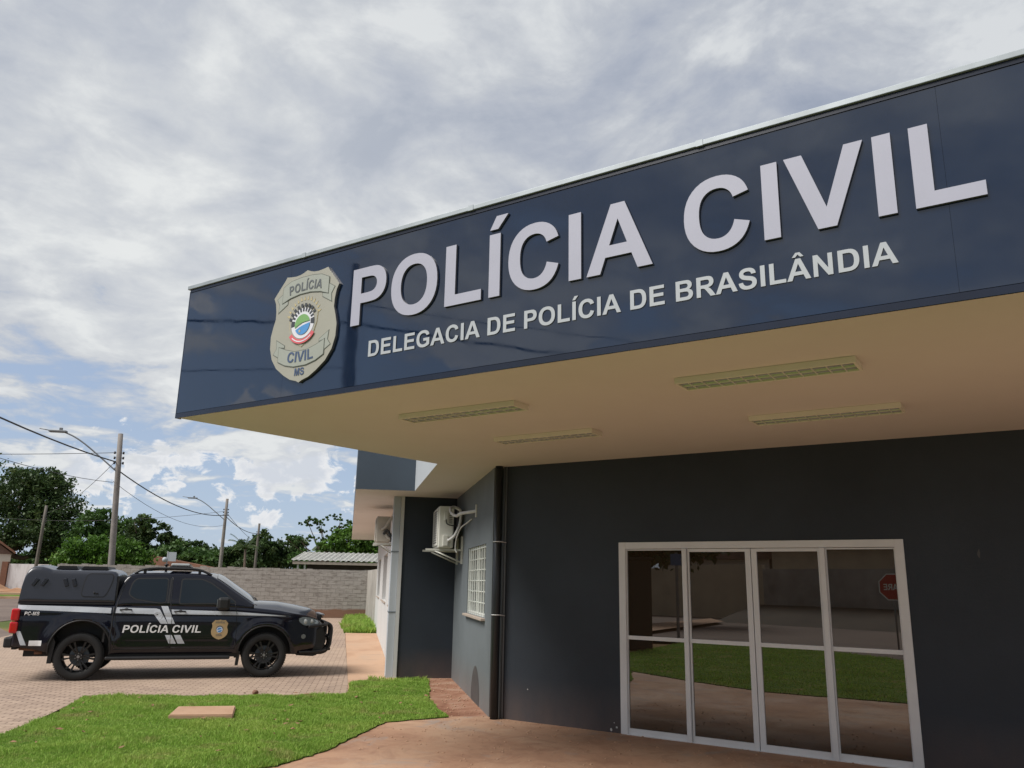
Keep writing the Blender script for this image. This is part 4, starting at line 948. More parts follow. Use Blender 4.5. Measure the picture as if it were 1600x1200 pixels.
    # stripes and lettering ------------------------------------------------
    for sg in (-1, 1):
        def strip(name, pl, off=.003): return panel(name, pl, off, 'decal', side_y, sg=sg, grid=4)
        strip('bed_stripe', [(-1.05, 1.15), (.385, 1.095), (.385, 1.185), (.0, 1.20), (-1.05, 1.222)])
        strip('door_stripe', [(.455, 1.10), (1.07, 1.085), (1.20, .925), (1.315, .925), (1.16, 1.165), (1.10, 1.18), (.455, 1.195)])
        strip('slash_stripe', [(1.175, 1.222), (1.32, .925), (1.43, .925), (1.285, 1.222)])
        strip('front_stripe', [(1.335, 1.165), (2.42, 1.135), (3.10, 1.085), (3.31, 1.065), (3.31, 1.058), (3.10, 1.062), (2.43, 1.075), (1.375, 1.085)])
        strip('low_slash', [(1.29, .735), (1.40, .735), (1.485, .59), (1.365, .59)]); strip('low_slash', [(1.435, .735), (1.54, .735), (1.625, .59), (1.51, .59)])
        strip('tail_slash', [(-1.02, .80), (-.95, .80), (-.835, .575), (-.92, .575)])
        panel('number_plate_sticker', [(-.80, .565), (-.61, .565), (-.61, .65), (-.80, .65)], .003, 'decal_white', side_y, sg=sg, grid=2)
        def decal_text(text, x0, x1, z0, cap_, nm):
            lay, w = layout(text, 1, 1); xs_ = [p[0] for _, ps in lay for c in ps for p in c]; sx = (x1 - x0) / (max(xs_) - min(xs_)); sy = cap_ / 1466
            polys = []
            for ch, ps in lay:
                for c in ps:
                    q = [((p[0] - min(xs_)) * sx, p[1] * sy) for p in c]
                    polys.append([(px + .14 * py, py) for px, py in q])
            me = fill_mesh(nm, polys, .0)
            for v in me.vertices:
                x = x0 + v.co.x if sg < 0 else x1 - v.co.x; z = z0 + v.co.y; v.co = (x, sg * (side_y(x, z) + .0045), z)
            return link(nm, me, 'decal_white', T)
        for wd, a_, b_ in (('POLÍCIA', 0, .58), ('CIVIL', .625, 1)):
            lo, hi = (.60 + 1.27 * a_, .60 + 1.27 * b_) if sg < 0 else (.60 + 1.27 * (1 - b_), .60 + 1.27 * (1 - a_))
            decal_text(wd, lo, hi, .775, .125, 'side_lettering')
        decal_text('PC-MS', -.93, -.71, 1.055, .058, 'unit_lettering')
    # door badge (near side)
    for sg in (-1, 1):
        b = empty('door_badge', (2.185, sg * (side_y(2.18, .82) + .004), .822)); b.parent = T; b.rotation_euler = (R(90), 0, 0 if sg < 0 else R(180))
        k = .315
        me = fill_mesh('badge_plate', [[(x * k * 1.04, y * k) for x, y in OUTL]], .003); link('badge_plate', me, 'badge_gold', b)
        def fl(nm, ps, z, mat): me = fill_mesh(nm, [[(x * k, y * k) for x, y in p] for p in ps], .001); o = link(nm, me, mat, b); o.location = (0, 0, z)
        fl('badge_lettering', arc_text('POLÍCIA', 0, -.85, 1.215, 0, .10, .85), .003, 'txt_grey'); fl('badge_lettering', arc_text('CIVIL', 0, .95, 1.29, 0, .10, 1.0, True), .003, 'txt_grey')
        circ = lambda r, a0, a1, cy=.03: [(r * math.cos(R(a)), cy + r * math.sin(R(a))) for a in range(a0, a1, 10)]
        fl('emblem', [circ(.20, 0, 360)], .003, 'txt_grey'); fl('emblem', [circ(.165, 0, 360, .0)], .0045, 'crest_white'); fl('emblem', [circ(.12, 20, 200, .01)], .006, 'crest_blue'); fl('emblem', [circ(.12, 210, 375, -.01)], .006, 'crest_blue')
    # lamps, bumpers, grille -------------------------------------------------
    for sg in (-1, 1):
        for z0, z1 in ((.965, 1.165), (.765, .955)):
            bm = bmesh.new(); box(bm, -1.125, -1.0, sg * .905 - .035, sg * .905 + .035, z0, z1, bev=.028); fin(bm, 'tail_light', 'tail', T, smooth=False)
        HLp = rounded([(3.55, 1.015), (3.62, 1.05), (3.80, 1.03), (3.93, .97), (3.93, .90), (3.83, .875), (3.66, .90), (3.57, .955)], .03)
        o = panel('headlight_housing', growp(HLp, .012), .004, 'trim', side_y, sg=sg, grid=2); panel('headlight', HLp, .010, 'head', side_y, sg=sg, grid=3)
        bm = bmesh.new()
        for x, r in ((3.67, .045), (3.79, .04)): bmesh.ops.create_uvsphere(bm, u_segments=14, v_segments=8, radius=r, matrix=Matrix.Translation((x, sg * (side_y(x, .965) + .004), .965)) @ Matrix.Diagonal((1, .35, 1, 1)))
        fin(bm, 'headlight_reflector', 'bar', T, smooth=True)
        # mirror
        bm = bmesh.new(); box(bm, 2.11, 2.32, sg * 1.0 - .11, sg * 1.0 + .11, 1.165, 1.385, bev=.045); tube(bm, [(2.28, sg * .87, 1.22), (2.24, sg * .94, 1.215)], .028, 8); mr = fin(bm, 'wing_mirror', 'trim', T, smooth=False)
        bm = bmesh.new(); box(bm, 2.098, 2.109, sg * 1.0 - .075, sg * 1.0 + .075, 1.215, 1.35); fin(bm, 'mirror_glass', 'chrome', mr)
        # mud flaps, side step
        bm = bmesh.new(); prism(bm, [(-.50, .28), (-.44, .28), (-.41, .62), (-.46, .72), (-.49, .72)], .62, .90, mt=Matrix.Rotation(R(90), 4, 'X') if sg < 0 else Matrix.Translation((0, 1.52, 0)) @ Matrix.Rotation(R(90), 4, 'X')); fin(bm, 'mud_flap', 'trim', T)
        bm = bmesh.new(); prism(bm, [(2.50, .21), (2.55, .21), (2.575, .45), (2.52, .45)], .64, .88, mt=Matrix.Rotation(R(90), 4, 'X') if sg < 0 else Matrix.Translation((0, 1.52, 0)) @ Matrix.Rotation(R(90), 4, 'X')); fin(bm, 'mud_flap', 'trim', T)
        bm = bmesh.new(); box(bm, .38, 2.40, sg * .90 - .075, sg * .90 + .075, .325, .385, bev=.022)
        for x in (.7, 1.4, 2.1): tube(bm, [(x, sg * .85, .35), (x + .06, sg * .70, .42)], .018, 6)
        fin(bm, 'side_step', 'trim', T)
        bm = bmesh.new(); box(bm, .44, 2.52, sg * .80 - .06, sg * .80 + .06, .36, .44); fin(bm, 'sill', 'trim', T)
        bm = bmesh.new(); bmesh.ops.create_cone(bm, cap_ends=True, segments=16, radius1=.045, radius2=.04, depth=.03, matrix=Matrix.Translation((3.66, sg * (side_y(3.66, .72) + .0), .70)) @ Matrix.Rotation(R(90), 4, 'X')); fin(bm, 'fog_lamp', 'fog', T)
    bm = bmesh.new(); box(bm, -1.19, -1.05, -.86, .86, .53, .70, bev=.03); box(bm, -1.07, -1.0, -.80, .80, .5, .58); rb = fin(bm, 'rear_bumper', 'trim', T)
    bm = bmesh.new(); tube(bm, [(-1.0, 0, .50), (-1.14, 0, .47)], .022, 8); tube(bm, [(-1.12, 0, .46), (-1.12, 0, .53)], .022, 10); tube(bm, [(-1.0, -.55, .50), (-.62, -.55, .475)], .03, 8); tube(bm, [(-.72, -.78, .45), (-.60, -.78, .45)], .03, 8); fin(bm, 'tow_hook', 'brown_post', rb)
    bm = bmesh.new()
    prism(bm, [(3.55, .36), (3.90, .34), (4.04, .45), (4.09, .62), (4.06, .78), (4.0, .88), (3.6, .70)], -.74, .74, mt=Matrix.Rotation(R(90), 4, 'X'))
    bmesh.ops.bevel(bm, geom=bm.edges[:], offset=.02, segments=2, affect='EDGES'); fin(bm, 'front_bumper', 'trim', T)
    bm = bmesh.new()
    for z in (.90, .96, 1.02): box(bm, 3.975, 4.035, -.5, .5, z, z + .022, bev=.006)
    box(bm, 3.96, 4.0, -.52, .52, .86, 1.08); fin(bm, 'radiator_grille', 'trim', T)
    bm = bmesh.new(); box(bm, 4.0, 4.06, -.50, .50, 1.055, 1.09, bev=.01); box(bm, 3.99, 4.05, -.52, .52, .85, .872, bev=.008); fin(bm, 'grille_trim', 'chrome', T)
    bm = bmesh.new()
    for sg in (-1, 1):
        for y in (.30, .62): tube(bm, catmull([(3.74, sg * y, .42), (4.03, sg * y, .40), (4.16, sg * y, .50), (4.19, sg * y, .70), (4.19, sg * y, .84), (4.15, sg * y, .905), (4.05, sg * y, .93)]), .030, 8)
        tube(bm, catmull([(4.12, sg * .60, .92), (4.06, sg * .72, .905), (3.92, sg * .80, .89), (3.74, sg * .86, .875)]), .026, 8)
        tube(bm, catmull([(4.12, sg * .60, .47), (4.02, sg * .74, .44), (3.85, sg * .82, .42), (3.60, sg * .86, .42)]), .026, 8)
    for z in (.92, .66, .46): tube(bm, [(4.17 if z < .9 else 4.13, -.62, z), (4.17 if z < .9 else 4.13, .62, z)], .028, 8)
    fin(bm, 'bull_bar', 'trim', T)
    bm = bmesh.new(); box(bm, 4.20, 4.21, -.2, .2, .56, .69); fin(bm, 'number_plate', 'decal_white', T)
    # underbody
    bm = bmesh.new(); box(bm, -.95, 3.7, -.45, .45, .36, .5); tube(bm, [(-.03, -.75, .385), (-.03, .75, .385)], .05, 8); tube(bm, [(2.985, -.75, .385), (2.985, .75, .385)], .04, 8); fin(bm, 'chassis', 'trim', T)
    # wheels
    def wheel(xc, sg, proto=None):
        w = empty('wheel', (xc, sg * .805, .385), 0 if sg < 0 else math.pi); w.parent = T
        bm = bmesh.new(); prof = [(.262, -.115), (.285, -.125), (.345, -.128), (.372, -.112), (.385, -.075), (.386, 0), (.385, .075), (.372, .112), (.345, .128), (.262, .11)]
        rings = []
        for k in range(64):
            a = 2 * math.pi * k / 64; rings.append([bm.verts.new((r * math.cos(a), y, r * math.sin(a))) for r, y in prof])
        for k in range(64):
            for j in range(len(prof) - 1): f = bm.faces.new((rings[k][j], rings[k][j + 1], rings[(k + 1) % 64][j + 1], rings[(k + 1) % 64][j])); f.smooth = True
        for k in range(64):   # tread blocks
            a = 2 * math.pi * (k + .5) / 64; mt = Matrix.Rotation(-a, 4, 'Y') @ Matrix.Translation((.386, 0, 0))
            box(bm, -.006, .0055, -.105, -.035, -.011, .011, mt); box(bm, -.006, .0055, .035, .105, -.011, .011, mt)
        fin(bm, 'tyre', 'rubber', w)
        bm = bmesh.new()
        prof = [(.262, -.11), (.272, -.118), (.268, -.10), (.248, -.092), (.245, .10), (.262, .11)]
        rings = []
        for k in range(48):
            a = 2 * math.pi * k / 48; rings.append([bm.verts.new((r * math.cos(a), y, r * math.sin(a))) for r, y in prof])
        for k in range(48):
            for j in range(len(prof) - 1): f = bm.faces.new((rings[k][j], rings[k][j + 1], rings[(k + 1) % 48][j + 1], rings[(k + 1) % 48][j])); f.smooth = True
        for k in range(6):
            for d in (-.17, .17):
                a = 2 * math.pi * k / 6 + d; mt = Matrix.Rotation(-a, 4, 'Y')
                vs = []
                for x, hw, y0, y1 in ((.045, .016, -.085, -.05), (.15, .011, -.098, -.06), (.252, .017, -.105, -.07)):
                    vs.append([bm.verts.new(mt @ Vector((x, y, z))) for y, z in ((y0, -hw), (y0, hw), (y1, hw), (y1, -hw))])
                for p_, q_ in zip(vs, vs[1:]):
                    for j in range(4): bm.faces.new((p_[j], p_[(j + 1) % 4], q_[(j + 1) % 4], q_[j]))
        bmesh.ops.create_cone(bm, cap_ends=True, segments=24, radius1=.075, radius2=.065, depth=.05, matrix=Matrix.Translation((0, -.075, 0)) @ Matrix.Rotation(R(90), 4, 'X'))
        bmesh.ops.recalc_face_normals(bm, faces=bm.faces)
        rim = fin(bm, 'rim', 'rim', w)
        bm = bmesh.new(); bmesh.ops.create_cone(bm, cap_ends=True, segments=16, radius1=.028, radius2=.024, depth=.012, matrix=Matrix.Translation((0, -.106, 0)) @ Matrix.Rotation(R(90), 4, 'X'))
        for k in range(6): a = 2 * math.pi * (k + .5) / 6; bmesh.ops.create_cone(bm, cap_ends=True, segments=8, radius1=.009, radius2=.008, depth=.014, matrix=Matrix.Translation((.052 * math.cos(a), -.104, .052 * math.sin(a))) @ Matrix.Rotation(R(90), 4, 'X'))
        fin(bm, 'wheel_nut', 'chrome', w)
        bm = bmesh.new(); bmesh.ops.create_cone(bm, cap_ends=True, segments=32, radius1=.155, radius2=.155, depth=.025, matrix=Matrix.Translation((0, .02, 0)) @ Matrix.Rotation(R(90), 4, 'X')); fin(bm, 'brake_disc', 'conduit', w)
    for xc in (-.03, 2.985):
        for sg in (-1, 1): wheel(xc, sg)
build_truck()

# ================================================================= WALLS, HOUSES, SHED
def thing(name, loc, label, cat, group=None):
    o = empty(name, loc); tag(o, label, cat, group); return o
def build_surroundings():
    bm = bmesh.new(); box(bm, -13.3, .62, 40.4, 40.55, 0, 2.2)
    for k in range(46):       # uneven top course
        if random.random() < .5: x = -13.2 + k * .3; box(bm, x, x + .28, 40.402, 40.548, 2.2, 2.2 + random.uniform(.015, .05))
    o = fin(bm, 'block_wall', 'block'); tag(o, 'long unrendered concrete block wall closing the forecourt behind the pickup', 'wall')
    bm = bmesh.new(); prism(bm, [(.46, 40.38), (.62, 40.38), (1.02, 33.3), (.88, 33.3)], 0, 2.2); o = fin(bm, 'block_wall', 'stain_wall'); tag(o, 'short pale rendered wall between the block wall and the white wing', 'wall')
    # shed with corrugated roof
    s = thing('open_shed', (-3.9, 50, 0), 'open shed with a pale corrugated roof just behind the block wall', 'shed')
    bm = bmesh.new(); n = 240; W = 9.0; rows = []
    for i in range(n + 1):
        x = W * i / n; c = .03 * math.cos(2 * math.pi * x / .30)
        rows.append([bm.verts.new((x + (0 if j < 1 else .55 * j), 0 + 3.2 * j, 2.83 + .58 * j + c)) for j in (0, 1)])
    for a, b in zip(rows, rows[1:]): f = bm.faces.new((a[0], b[0], b[1], a[1]))
    me = bmesh.ops.solidify(bm, geom=bm.faces[:], thickness=.02); o = fin(bm, 'roof', 'fibre_roof', s)
    bm = bmesh.new(); box(bm, .1, 9, .05, .13, 2.60, 2.76); fin(bm, 'eave_beam', 'sill', s)
    bm = bmesh.new(); box(bm, .9, 9, .8, 3.0, 0, 2.7); fin(bm, 'shed_shade', 'dark_inside', s)  # dark block paints in the shade under the shed roof
    for x in (.35, .75, 5.2):
        bm = bmesh.new(); box(bm, x, x + .1, .2, .3, 0, 2.6); fin(bm, 'post', 'white_wall', s)
    # house far left with brown gable
    h = thing('gabled_house', (-40.4, 97.5, 0), 'cream house with a brown gable end beyond the white yard wall', 'house'); h.rotation_euler = (0, 0, R(22))
    bm = bmesh.new(); box(bm, -6, 3.35, 1, 9, 0, 3.85); fin(bm, 'wall', 'cream_wall', h)
    bm = bmesh.new(); prism(bm, [(-7, 3.86), (3.5, 3.86), (.9, 5.75), (-2.2, 6.4)], -1.5, -.92, mt=Matrix.Rotation(R(90), 4, 'X')); fin(bm, 'gable', 'brown_gable', h)
    bm = bmesh.new(); prism(bm, [(-8, 4.2), (-7, 3.9), (-2.2, 6.38), (1.0, 5.78), (3.7, 3.9), (3.8, 4.05), (1.1, 5.98), (-2.2, 6.62)], -9.2, -.6, mt=Matrix.Rotation(R(90), 4, 'X')); fin(bm, 'roof', 'roof_tile', h)
    bm = bmesh.new(); box(bm, 1.35, 1.95, .93, 1.02, 2.1, 3.8); w = fin(bm, 'window', 'dark_inside', h)
    # white yard wall, brown gate post
    bm = bmesh.new(); box(bm, -34.9, -14.5, 92.2, 92.4, 0, 2.75); o = fin(bm, 'yard_wall', 'white_yard'); tag(o, 'streaky white rendered yard wall at the far left behind the pickup', 'wall')
    bm = bmesh.new(); prism(bm, [(-35.5, 92.0), (-34.95, 92.0), (-34.95, 92.5), (-35.5, 92.5)], 0, 2.95); o = fin(bm, 'gate_post', 'brown_post'); tag(o, 'rusty brown gate post at the end of the white yard wall', 'post')
    # small red-roofed house behind the pickup's roof
    h = thing('small_house', (-20.8, 88, 0), 'small house with a low clay tile roof between the trees and pole', 'house')
    bm = bmesh.new(); box(bm, 0, 5.5, .5, 6, 0, 2.85); fin(bm, 'wall', 'cream_wall', h)
    bm = bmesh.new(); prism(bm, [(-1.0, 3.9), (-.6, 3.95), (6.4, 2.75), (6.4, 2.6), (-1.0, 2.85)], -6.5, -.2, mt=Matrix.Rotation(R(90), 4, 'X')); fin(bm, 'roof', 'roof_tile', h)
    # street side behind the camera (seen in the glass doors)
    def wall2(a, b, z0, z1, th, name, mat, label, cat='wall'):
        a, b = Vector(a), Vector(b); d = (b - a); L = d.length; o = empty(name, (a.x, a.y, 0), math.atan2(d.y, d.x)); bm = bmesh.new(); box(bm, 0, L, 0, th, z0, z1)
        bpy.data.objects.remove(o); o = fin(bm, name, mat, None, loc=(a.x, a.y, 0)); o.rotation_euler = (0, 0, math.atan2(d.y, d.x)); tag(o, label, cat); return o
    wall2((-14, -17.5), (-28.4, -10.6), 0, 2.75, .2, 'street_wall', 'stain_wall', 'grey weathered yard wall across the street, mirrored in the glass doors')
    wall2((-28.4, -10.6), (-33.9, -8.2), 0, 3.0, .2, 'street_wall', 'beige_wall', 'beige yard wall across the street, mirrored in the second door leaf')
    wall2((-33.9, -8.2), (-48, 10), 0, 2.8, .2, 'street_wall', 'beige_wall', 'beige yard wall across the street, mirrored behind the dark pillar')
    wall2((5, -21), (-13.9, -17.5), 0, 2.4, .2, 'street_wall', 'stain_wall', 'low grey yard wall across the street behind the stop sign')
    h = thing('street_house', (-30, -21, 0), 'cream house with a dark brown roof across the street, mirrored in the doors', 'house'); h.rotation_euler = (0, 0, R(-28))
    bm = bmesh.new(); box(bm, -7, 8, -3, 3, 0, 4.4); fin(bm, 'wall', 'beige_wall', h)
    bm = bmesh.new(); prism(bm, [(-8, 4.3), (9, 4.3), (9, 4.5), (.5, 6.2), (-8, 4.5)], -3.8, 3.8, mt=Matrix.Rotation(R(90), 4, 'X')); fin(bm, 'roof', 'brown_post', h)
    h = thing('street_house', (-42, -16, 0), 'pale house with a dark gable across the street, mirrored in the left doors', 'house'); h.rotation_euler = (0, 0, R(-28))
    bm = bmesh.new(); box(bm, -4, 5, -3, 3, 0, 4.0); fin(bm, 'wall', 'cream_wall', h)
    bm = bmesh.new(); prism(bm, [(-5, 3.6), (6, 3.6), (6, 3.8), (.5, 6.2), (-5, 3.8)], -3.8, 3.8, mt=Matrix.Rotation(R(90), 4, 'X')); fin(bm, 'roof', 'brown_gable', h)
    o = sheet('traffic_island', [(-14.6, 2.7), (-24.4, -6), (-27.9, -7.1), (-22.15, -1.35), (-22, -.2), (-21, 2.9)], .12, 'path'); tag(o, kind='structure')
    bm = bmesh.new(); W_ = [(-28.6, -10.3), (-21.3, -13.7), (-13.9, -17.2), (5, -20.8)]; G_ = [(-26.6, -6.6), (-19.8, -10.2), (-12.8, -14.0), (5, -17.8)]
    a_ = [bm.verts.new((x, y, .85)) for x, y in W_]; b_ = [bm.verts.new((x * .5 + g[0] * .5, y * .5 + g[1] * .5, .45)) for (x, y), g in zip(W_, G_)]; c_ = [bm.verts.new((x, y, -.01)) for x, y in G_]
    for p_, q_ in ((a_, b_), (b_, c_)):
        for k in range(3): bm.faces.new((p_[k], q_[k], q_[k + 1], p_[k + 1]))
    tag(fin(bm, 'street_verge', 'verge_soil', smooth=True), kind='structure')
    # stop sign
    s = thing('stop_sign', (-7.5, -2.4, 0), 'red octagonal stop sign on a thin post, mirrored in the last door leaf', 'sign'); s.rotation_euler = (0, 0, math.atan2(-NB.x, NB.y) + math.pi)
    bm = bmesh.new(); tube(bm, [(0, .02, 0), (0, .02, 2.2)], .025, 8); fin(bm, 'post', 'lamp_grey', s)
    oc = lambda r: [(r * math.cos(R(22.5 + 45 * k)), r * math.sin(R(22.5 + 45 * k))) for k in range(8)]
    for nm, r, z, mat in (('plate', .40, 0, 'sign_white'), ('red_field', .37, .004, 'sign_red')):
        me = fill_mesh(nm, [oc(r)], .006); o = link(nm, me, mat, s); o.location = (0, -.012 - z, 1.82); o.rotation_euler = (R(90), 0, 0)
    lay, w = layout('PARE', .13 / 1466, .17 / 1466)
    me = fill_mesh('sign_lettering', [[(p[0] - w / 2, p[1] - .085) for p in c] for _, ps in lay for c in ps], .003); o = link('sign_lettering', me, 'sign_white', s); o.location = (0, -.022, 1.82); o.rotation_euler = (R(90), 0, 0)
    bm = bmesh.new(); box(bm, -9.75, -9.05, 4.3, 5.0, 0, 2.45, bev=.02); box(bm, -9.8, -9.0, 4.25, 5.05, 2.45, 2.52); o = fin(bm, 'gate_pillar', 'dark_inside'); tag(o, 'dark square pillar at the edge of the lawn, mirrored in the first door leaf', 'pillar')
    # blue advertising board and its post
    s = thing('street_board', (-14.3, 1.1, 0), 'small blue board on a post across the lawn, mirrored in the first door leaf', 'sign'); s.rotation_euler = (0, 0, math.atan2(-NB.x, NB.y) + math.pi)
    bm = bmesh.new(); box(bm, -.04, .04, .0, .08, 0, 2.9); fin(bm, 'post', 'pole', s)
    bm = bmesh.new(); box(bm, -.2, .2, -.02, -.001, 2.45, 2.85); fin(bm, 'board', 'banner_blue', s)
build_surroundings()

# ================================================================= POLES, WIRES
def build_poles():
    def pole(x, y, h, r0=.19, r1=.11, label='', name='utility_pole', arm=False, lean=(0, 0), mat='pole'):
        o = thing(name, (x, y, 0), label, 'pole', 'utility poles along the street')
        bm = bmesh.new(); pts = [(lean[0] * k, lean[1] * k, h * k) for k in (0, .25, .5, .75, 1)]
        tube(bm, pts, [r0 + (r1 - r0) * k for k in (0, .25, .5, .75, 1)], 10); fin(bm, 'shaft', mat, o)
        bm = bmesh.new()
        for dz in (-.95, -1.2, -1.45):
            for sx in (-.2, .2):
                xx = lean[0] * (h + dz) / h
                tube(bm, [(xx + sx * .5, 0, h + dz), (xx + sx, 0, h + dz)], .015, 6); tube(bm, [(xx + sx, 0, h + dz - .06), (xx + sx, 0, h + dz + .06)], .045, 8)
        fin(bm, 'insulator', 'wire', o)
        if arm:
            bm = bmesh.new(); xx = lean[0] * .8
            tube(bm, catmull([(xx - .1, -.1, h - 1.82), (xx - .9, -.12, h - 1.17), (xx - 1.6, -.15, h - .62), (xx - 2.15, -.15, h - .27), (xx - 2.65, -.15, h - .06)]), .035, 8); la = fin(bm, 'lamp_arm', 'lamp_grey', o)
            bm = bmesh.new(); box(bm, xx - 3.3, xx - 2.5, -.30, -.02, h - .10, h + .0, bev=.03); box(bm, xx - 2.85, xx - 2.72, -.2, -.1, h + .0, h + .13); tube(bm, [(xx - 3.2, -.15, h - .03), (xx - 3.75, -.15, h + .06)], .025, 6); fin(bm, 'lamp_head', 'lamp_grey', la)
    pole(-11.45, 42.35, 8.55, .165, .115, label='nearest concrete utility pole with a street lamp arm, rising behind the pickup', arm=True, lean=(-.5, 0))
    pole(-11.9, 76.1, 8.6, .18, .12, label='second concrete utility pole with a street lamp arm, above the block wall', arm=True, lean=(.03, 0))
    pole(-11.5, 97.3, 7.85, .18, .12, label='third, thin dark utility pole further along the street', lean=(.1, 0), mat='pole_far')
    pole(-28.2, 80.2, 7.8, .16, .12, label='brown utility pole in front of the big dark tree', lean=(.15, 0), mat='pole_far')
    pole(-12.1, 6.63, 9.2, .17, .13, label='concrete utility pole beside the lawn, mirrored dark in the navy fascia')
    bm = bmesh.new()
    def wire(a, b, sag, r, n=16):
        a, b = Vector(a), Vector(b); tube(bm, [a + (b - a) * k / n - Vector((0, 0, sag * 4 * (k / n) * (1 - k / n))) for k in range(n + 1)], r, 5, cap=False)
    spans = [((-12.1, 6.63, 7.7), (-12.0, 42.35, 7.15), .62), ((-12.0, 42.35, 6.85), (-11.9, 76.1, 7.15), .72), ((-11.9, 76.1, 7.1), (-11.5, 97.3, 6.7), .4), ((-12.1, 6.63, 7.7), (-12.2, -26, 7.7), .6)]
    for a, b, s in spans: wire(a, b, s, .032)
    o = fin(bm, 'power_cable', 'wire'); tag(o, 'thick bundled black cable sagging from pole to pole along the street', 'cable')
    bm = bmesh.new()
    wire((-12.1, 6.63, 6.6), (-12.0, 42.35, 6.15), .9, .012); wire((-12.0, 42.35, 6.2), (-11.9, 76.1, 6.3), .9, .012); wire((-12.1, 6.63, 8.2), (-12.2, -26, 8.2), .5, .012)
    o = fin(bm, 'telephone_wire', 'wire'); tag(o, 'thin wire running below the thick cable from pole to pole', 'wire')
    bm = bmesh.new(); wire((-12.1, 42.35, 7.6), (-34, 40, 7.0), .35, .014); o = fin(bm, 'service_wire', 'wire'); tag(o, 'thin level wire leaving the nearest pole towards the left', 'wire')
    bm = bmesh.new(); wire((-12.0, 42.35, 7.2), (-27.9, 80.2, 7.2), .5, .014); o = fin(bm, 'service_wire', 'wire'); tag(o, 'thin wire slanting from the nearest pole to the brown pole', 'wire')
    bm = bmesh.new(); wire((-11.9, 76.1, 7.5), (-13.5, 130, 6.5), .8, .02); wire((-11.9, 76.1, 7.5), (-40, 90, 7.5), .8, .016); o = fin(bm, 'service_wire', 'wire'); tag(o, 'thin wires leaving the second pole behind the trees', 'wire')
    s = thing('street_name_post', (-12.6, 58.7, 0), 'small pale blue street sign on a post behind the pickup roof', 'sign')
    bm = bmesh.new(); tube(bm, [(0, 0, 0), (0, 0, 3.4)], .04, 6); fin(bm, 'post', 'lamp_grey', s)
    bm = bmesh.new(); box(bm, .02, .55, -.02, .02, 2.75, 3.35); fin(bm, 'plate', 'light_wall', s)
    bm = bmesh.new(); bmesh.ops.create_uvsphere(bm, u_segments=12, v_segments=8, radius=.17, matrix=Matrix.Translation((-.15, 0, 2.85))); fin(bm, 'globe', 'light_wall', s, smooth=True)
build_poles()

# ================================================================= TREES
def leaves(name, lobes, n, size, mat, parent, hollow=.45, flat=1.0):
    """lobes: (x,y,z,rx,ry,rz,weight)"""
    W = np.array([l[6] for l in lobes], float); W /= W.sum(); cnt = (W * n).astype(int)
    C = []
    for l, c in zip(lobes, cnt):
        # clumps in each lobe, leaves in each clump
        nc = max(6, c // 42); u = rng.normal(size=(nc, 3)); u /= np.linalg.norm(u, axis=1)[:, None]
        rad = rng.uniform(hollow, 1.02, (nc, 1)) ** .7
        cc = u * rad * np.array([l[3], l[4], l[5]]) + np.array(l[:3])
        per = c // nc; cs = rng.uniform(.08, .22, (nc, 1, 1)) * min(l[3], l[5])
        pts = cc[:, None, :] + rng.normal(size=(nc, per, 3)) * cs * np.array([1, 1, .62 * flat]); C.append(pts.reshape(-1, 3))
    P = np.concatenate(C); n = len(P)
    a = rng.normal(size=(n, 3)); a /= np.linalg.norm(a, axis=1)[:, None]
    b = rng.normal(size=(n, 3)); b -= (b * a).sum(1)[:, None] * a; b /= np.linalg.norm(b, axis=1)[:, None]
    s = size * rng.uniform(.6, 1.4, (n, 1)); a = a * s; b = b * s * .55
    V = np.stack([P - a, P + b, P + a, P - b], 1).reshape(-1, 3)
    me = bpy.data.meshes.new(name); me.vertices.add(n * 4); me.vertices.foreach_set('co', V.ravel())
    me.loops.add(n * 4); me.loops.foreach_set('vertex_index', np.arange(n * 4)); me.polygons.add(n); me.polygons.foreach_set('loop_start', np.arange(n) * 4)
    me.update(calc_edges=True)
    return link(name, me, mat, parent)
def tree(name, loc, label, h, lobes, n, size, mat, trunk_h=None, trunk_r=.35, group='trees beyond the street', hollow=.45, limbs=6, cat='tree'):
    t = thing(name, loc, label, cat, group)
    leaves('crown', lobes, n, size, mat, t, hollow)
    bm = bmesh.new(); th = trunk_h or h * .3
    tube(bm, [(0, 0, -.1), (.1, 0, th * .5), (.0, .1, th)], [trunk_r * 1.3, trunk_r, trunk_r * .8], 8)
    for k in range(limbs):
        l = lobes[k % len(lobes)]; e = Vector((l[0] + random.uniform(-.5, .5) * l[3], l[1] + random.uniform(-.5, .5) * l[4], l[2] + random.uniform(-.2, .5) * l[5])); m = Vector((0, .1, th)) * .5 + e * .5 + Vector((0, 0, .08 * h)) * -1
        tube(bm, catmull([(0, .1, th * .9), tuple(m), tuple(e)], 4), [trunk_r * .6 * (1 - .1 * q) for q in range(9)], 6)
    fin(bm, 'trunk', 'bark', t)
    return t
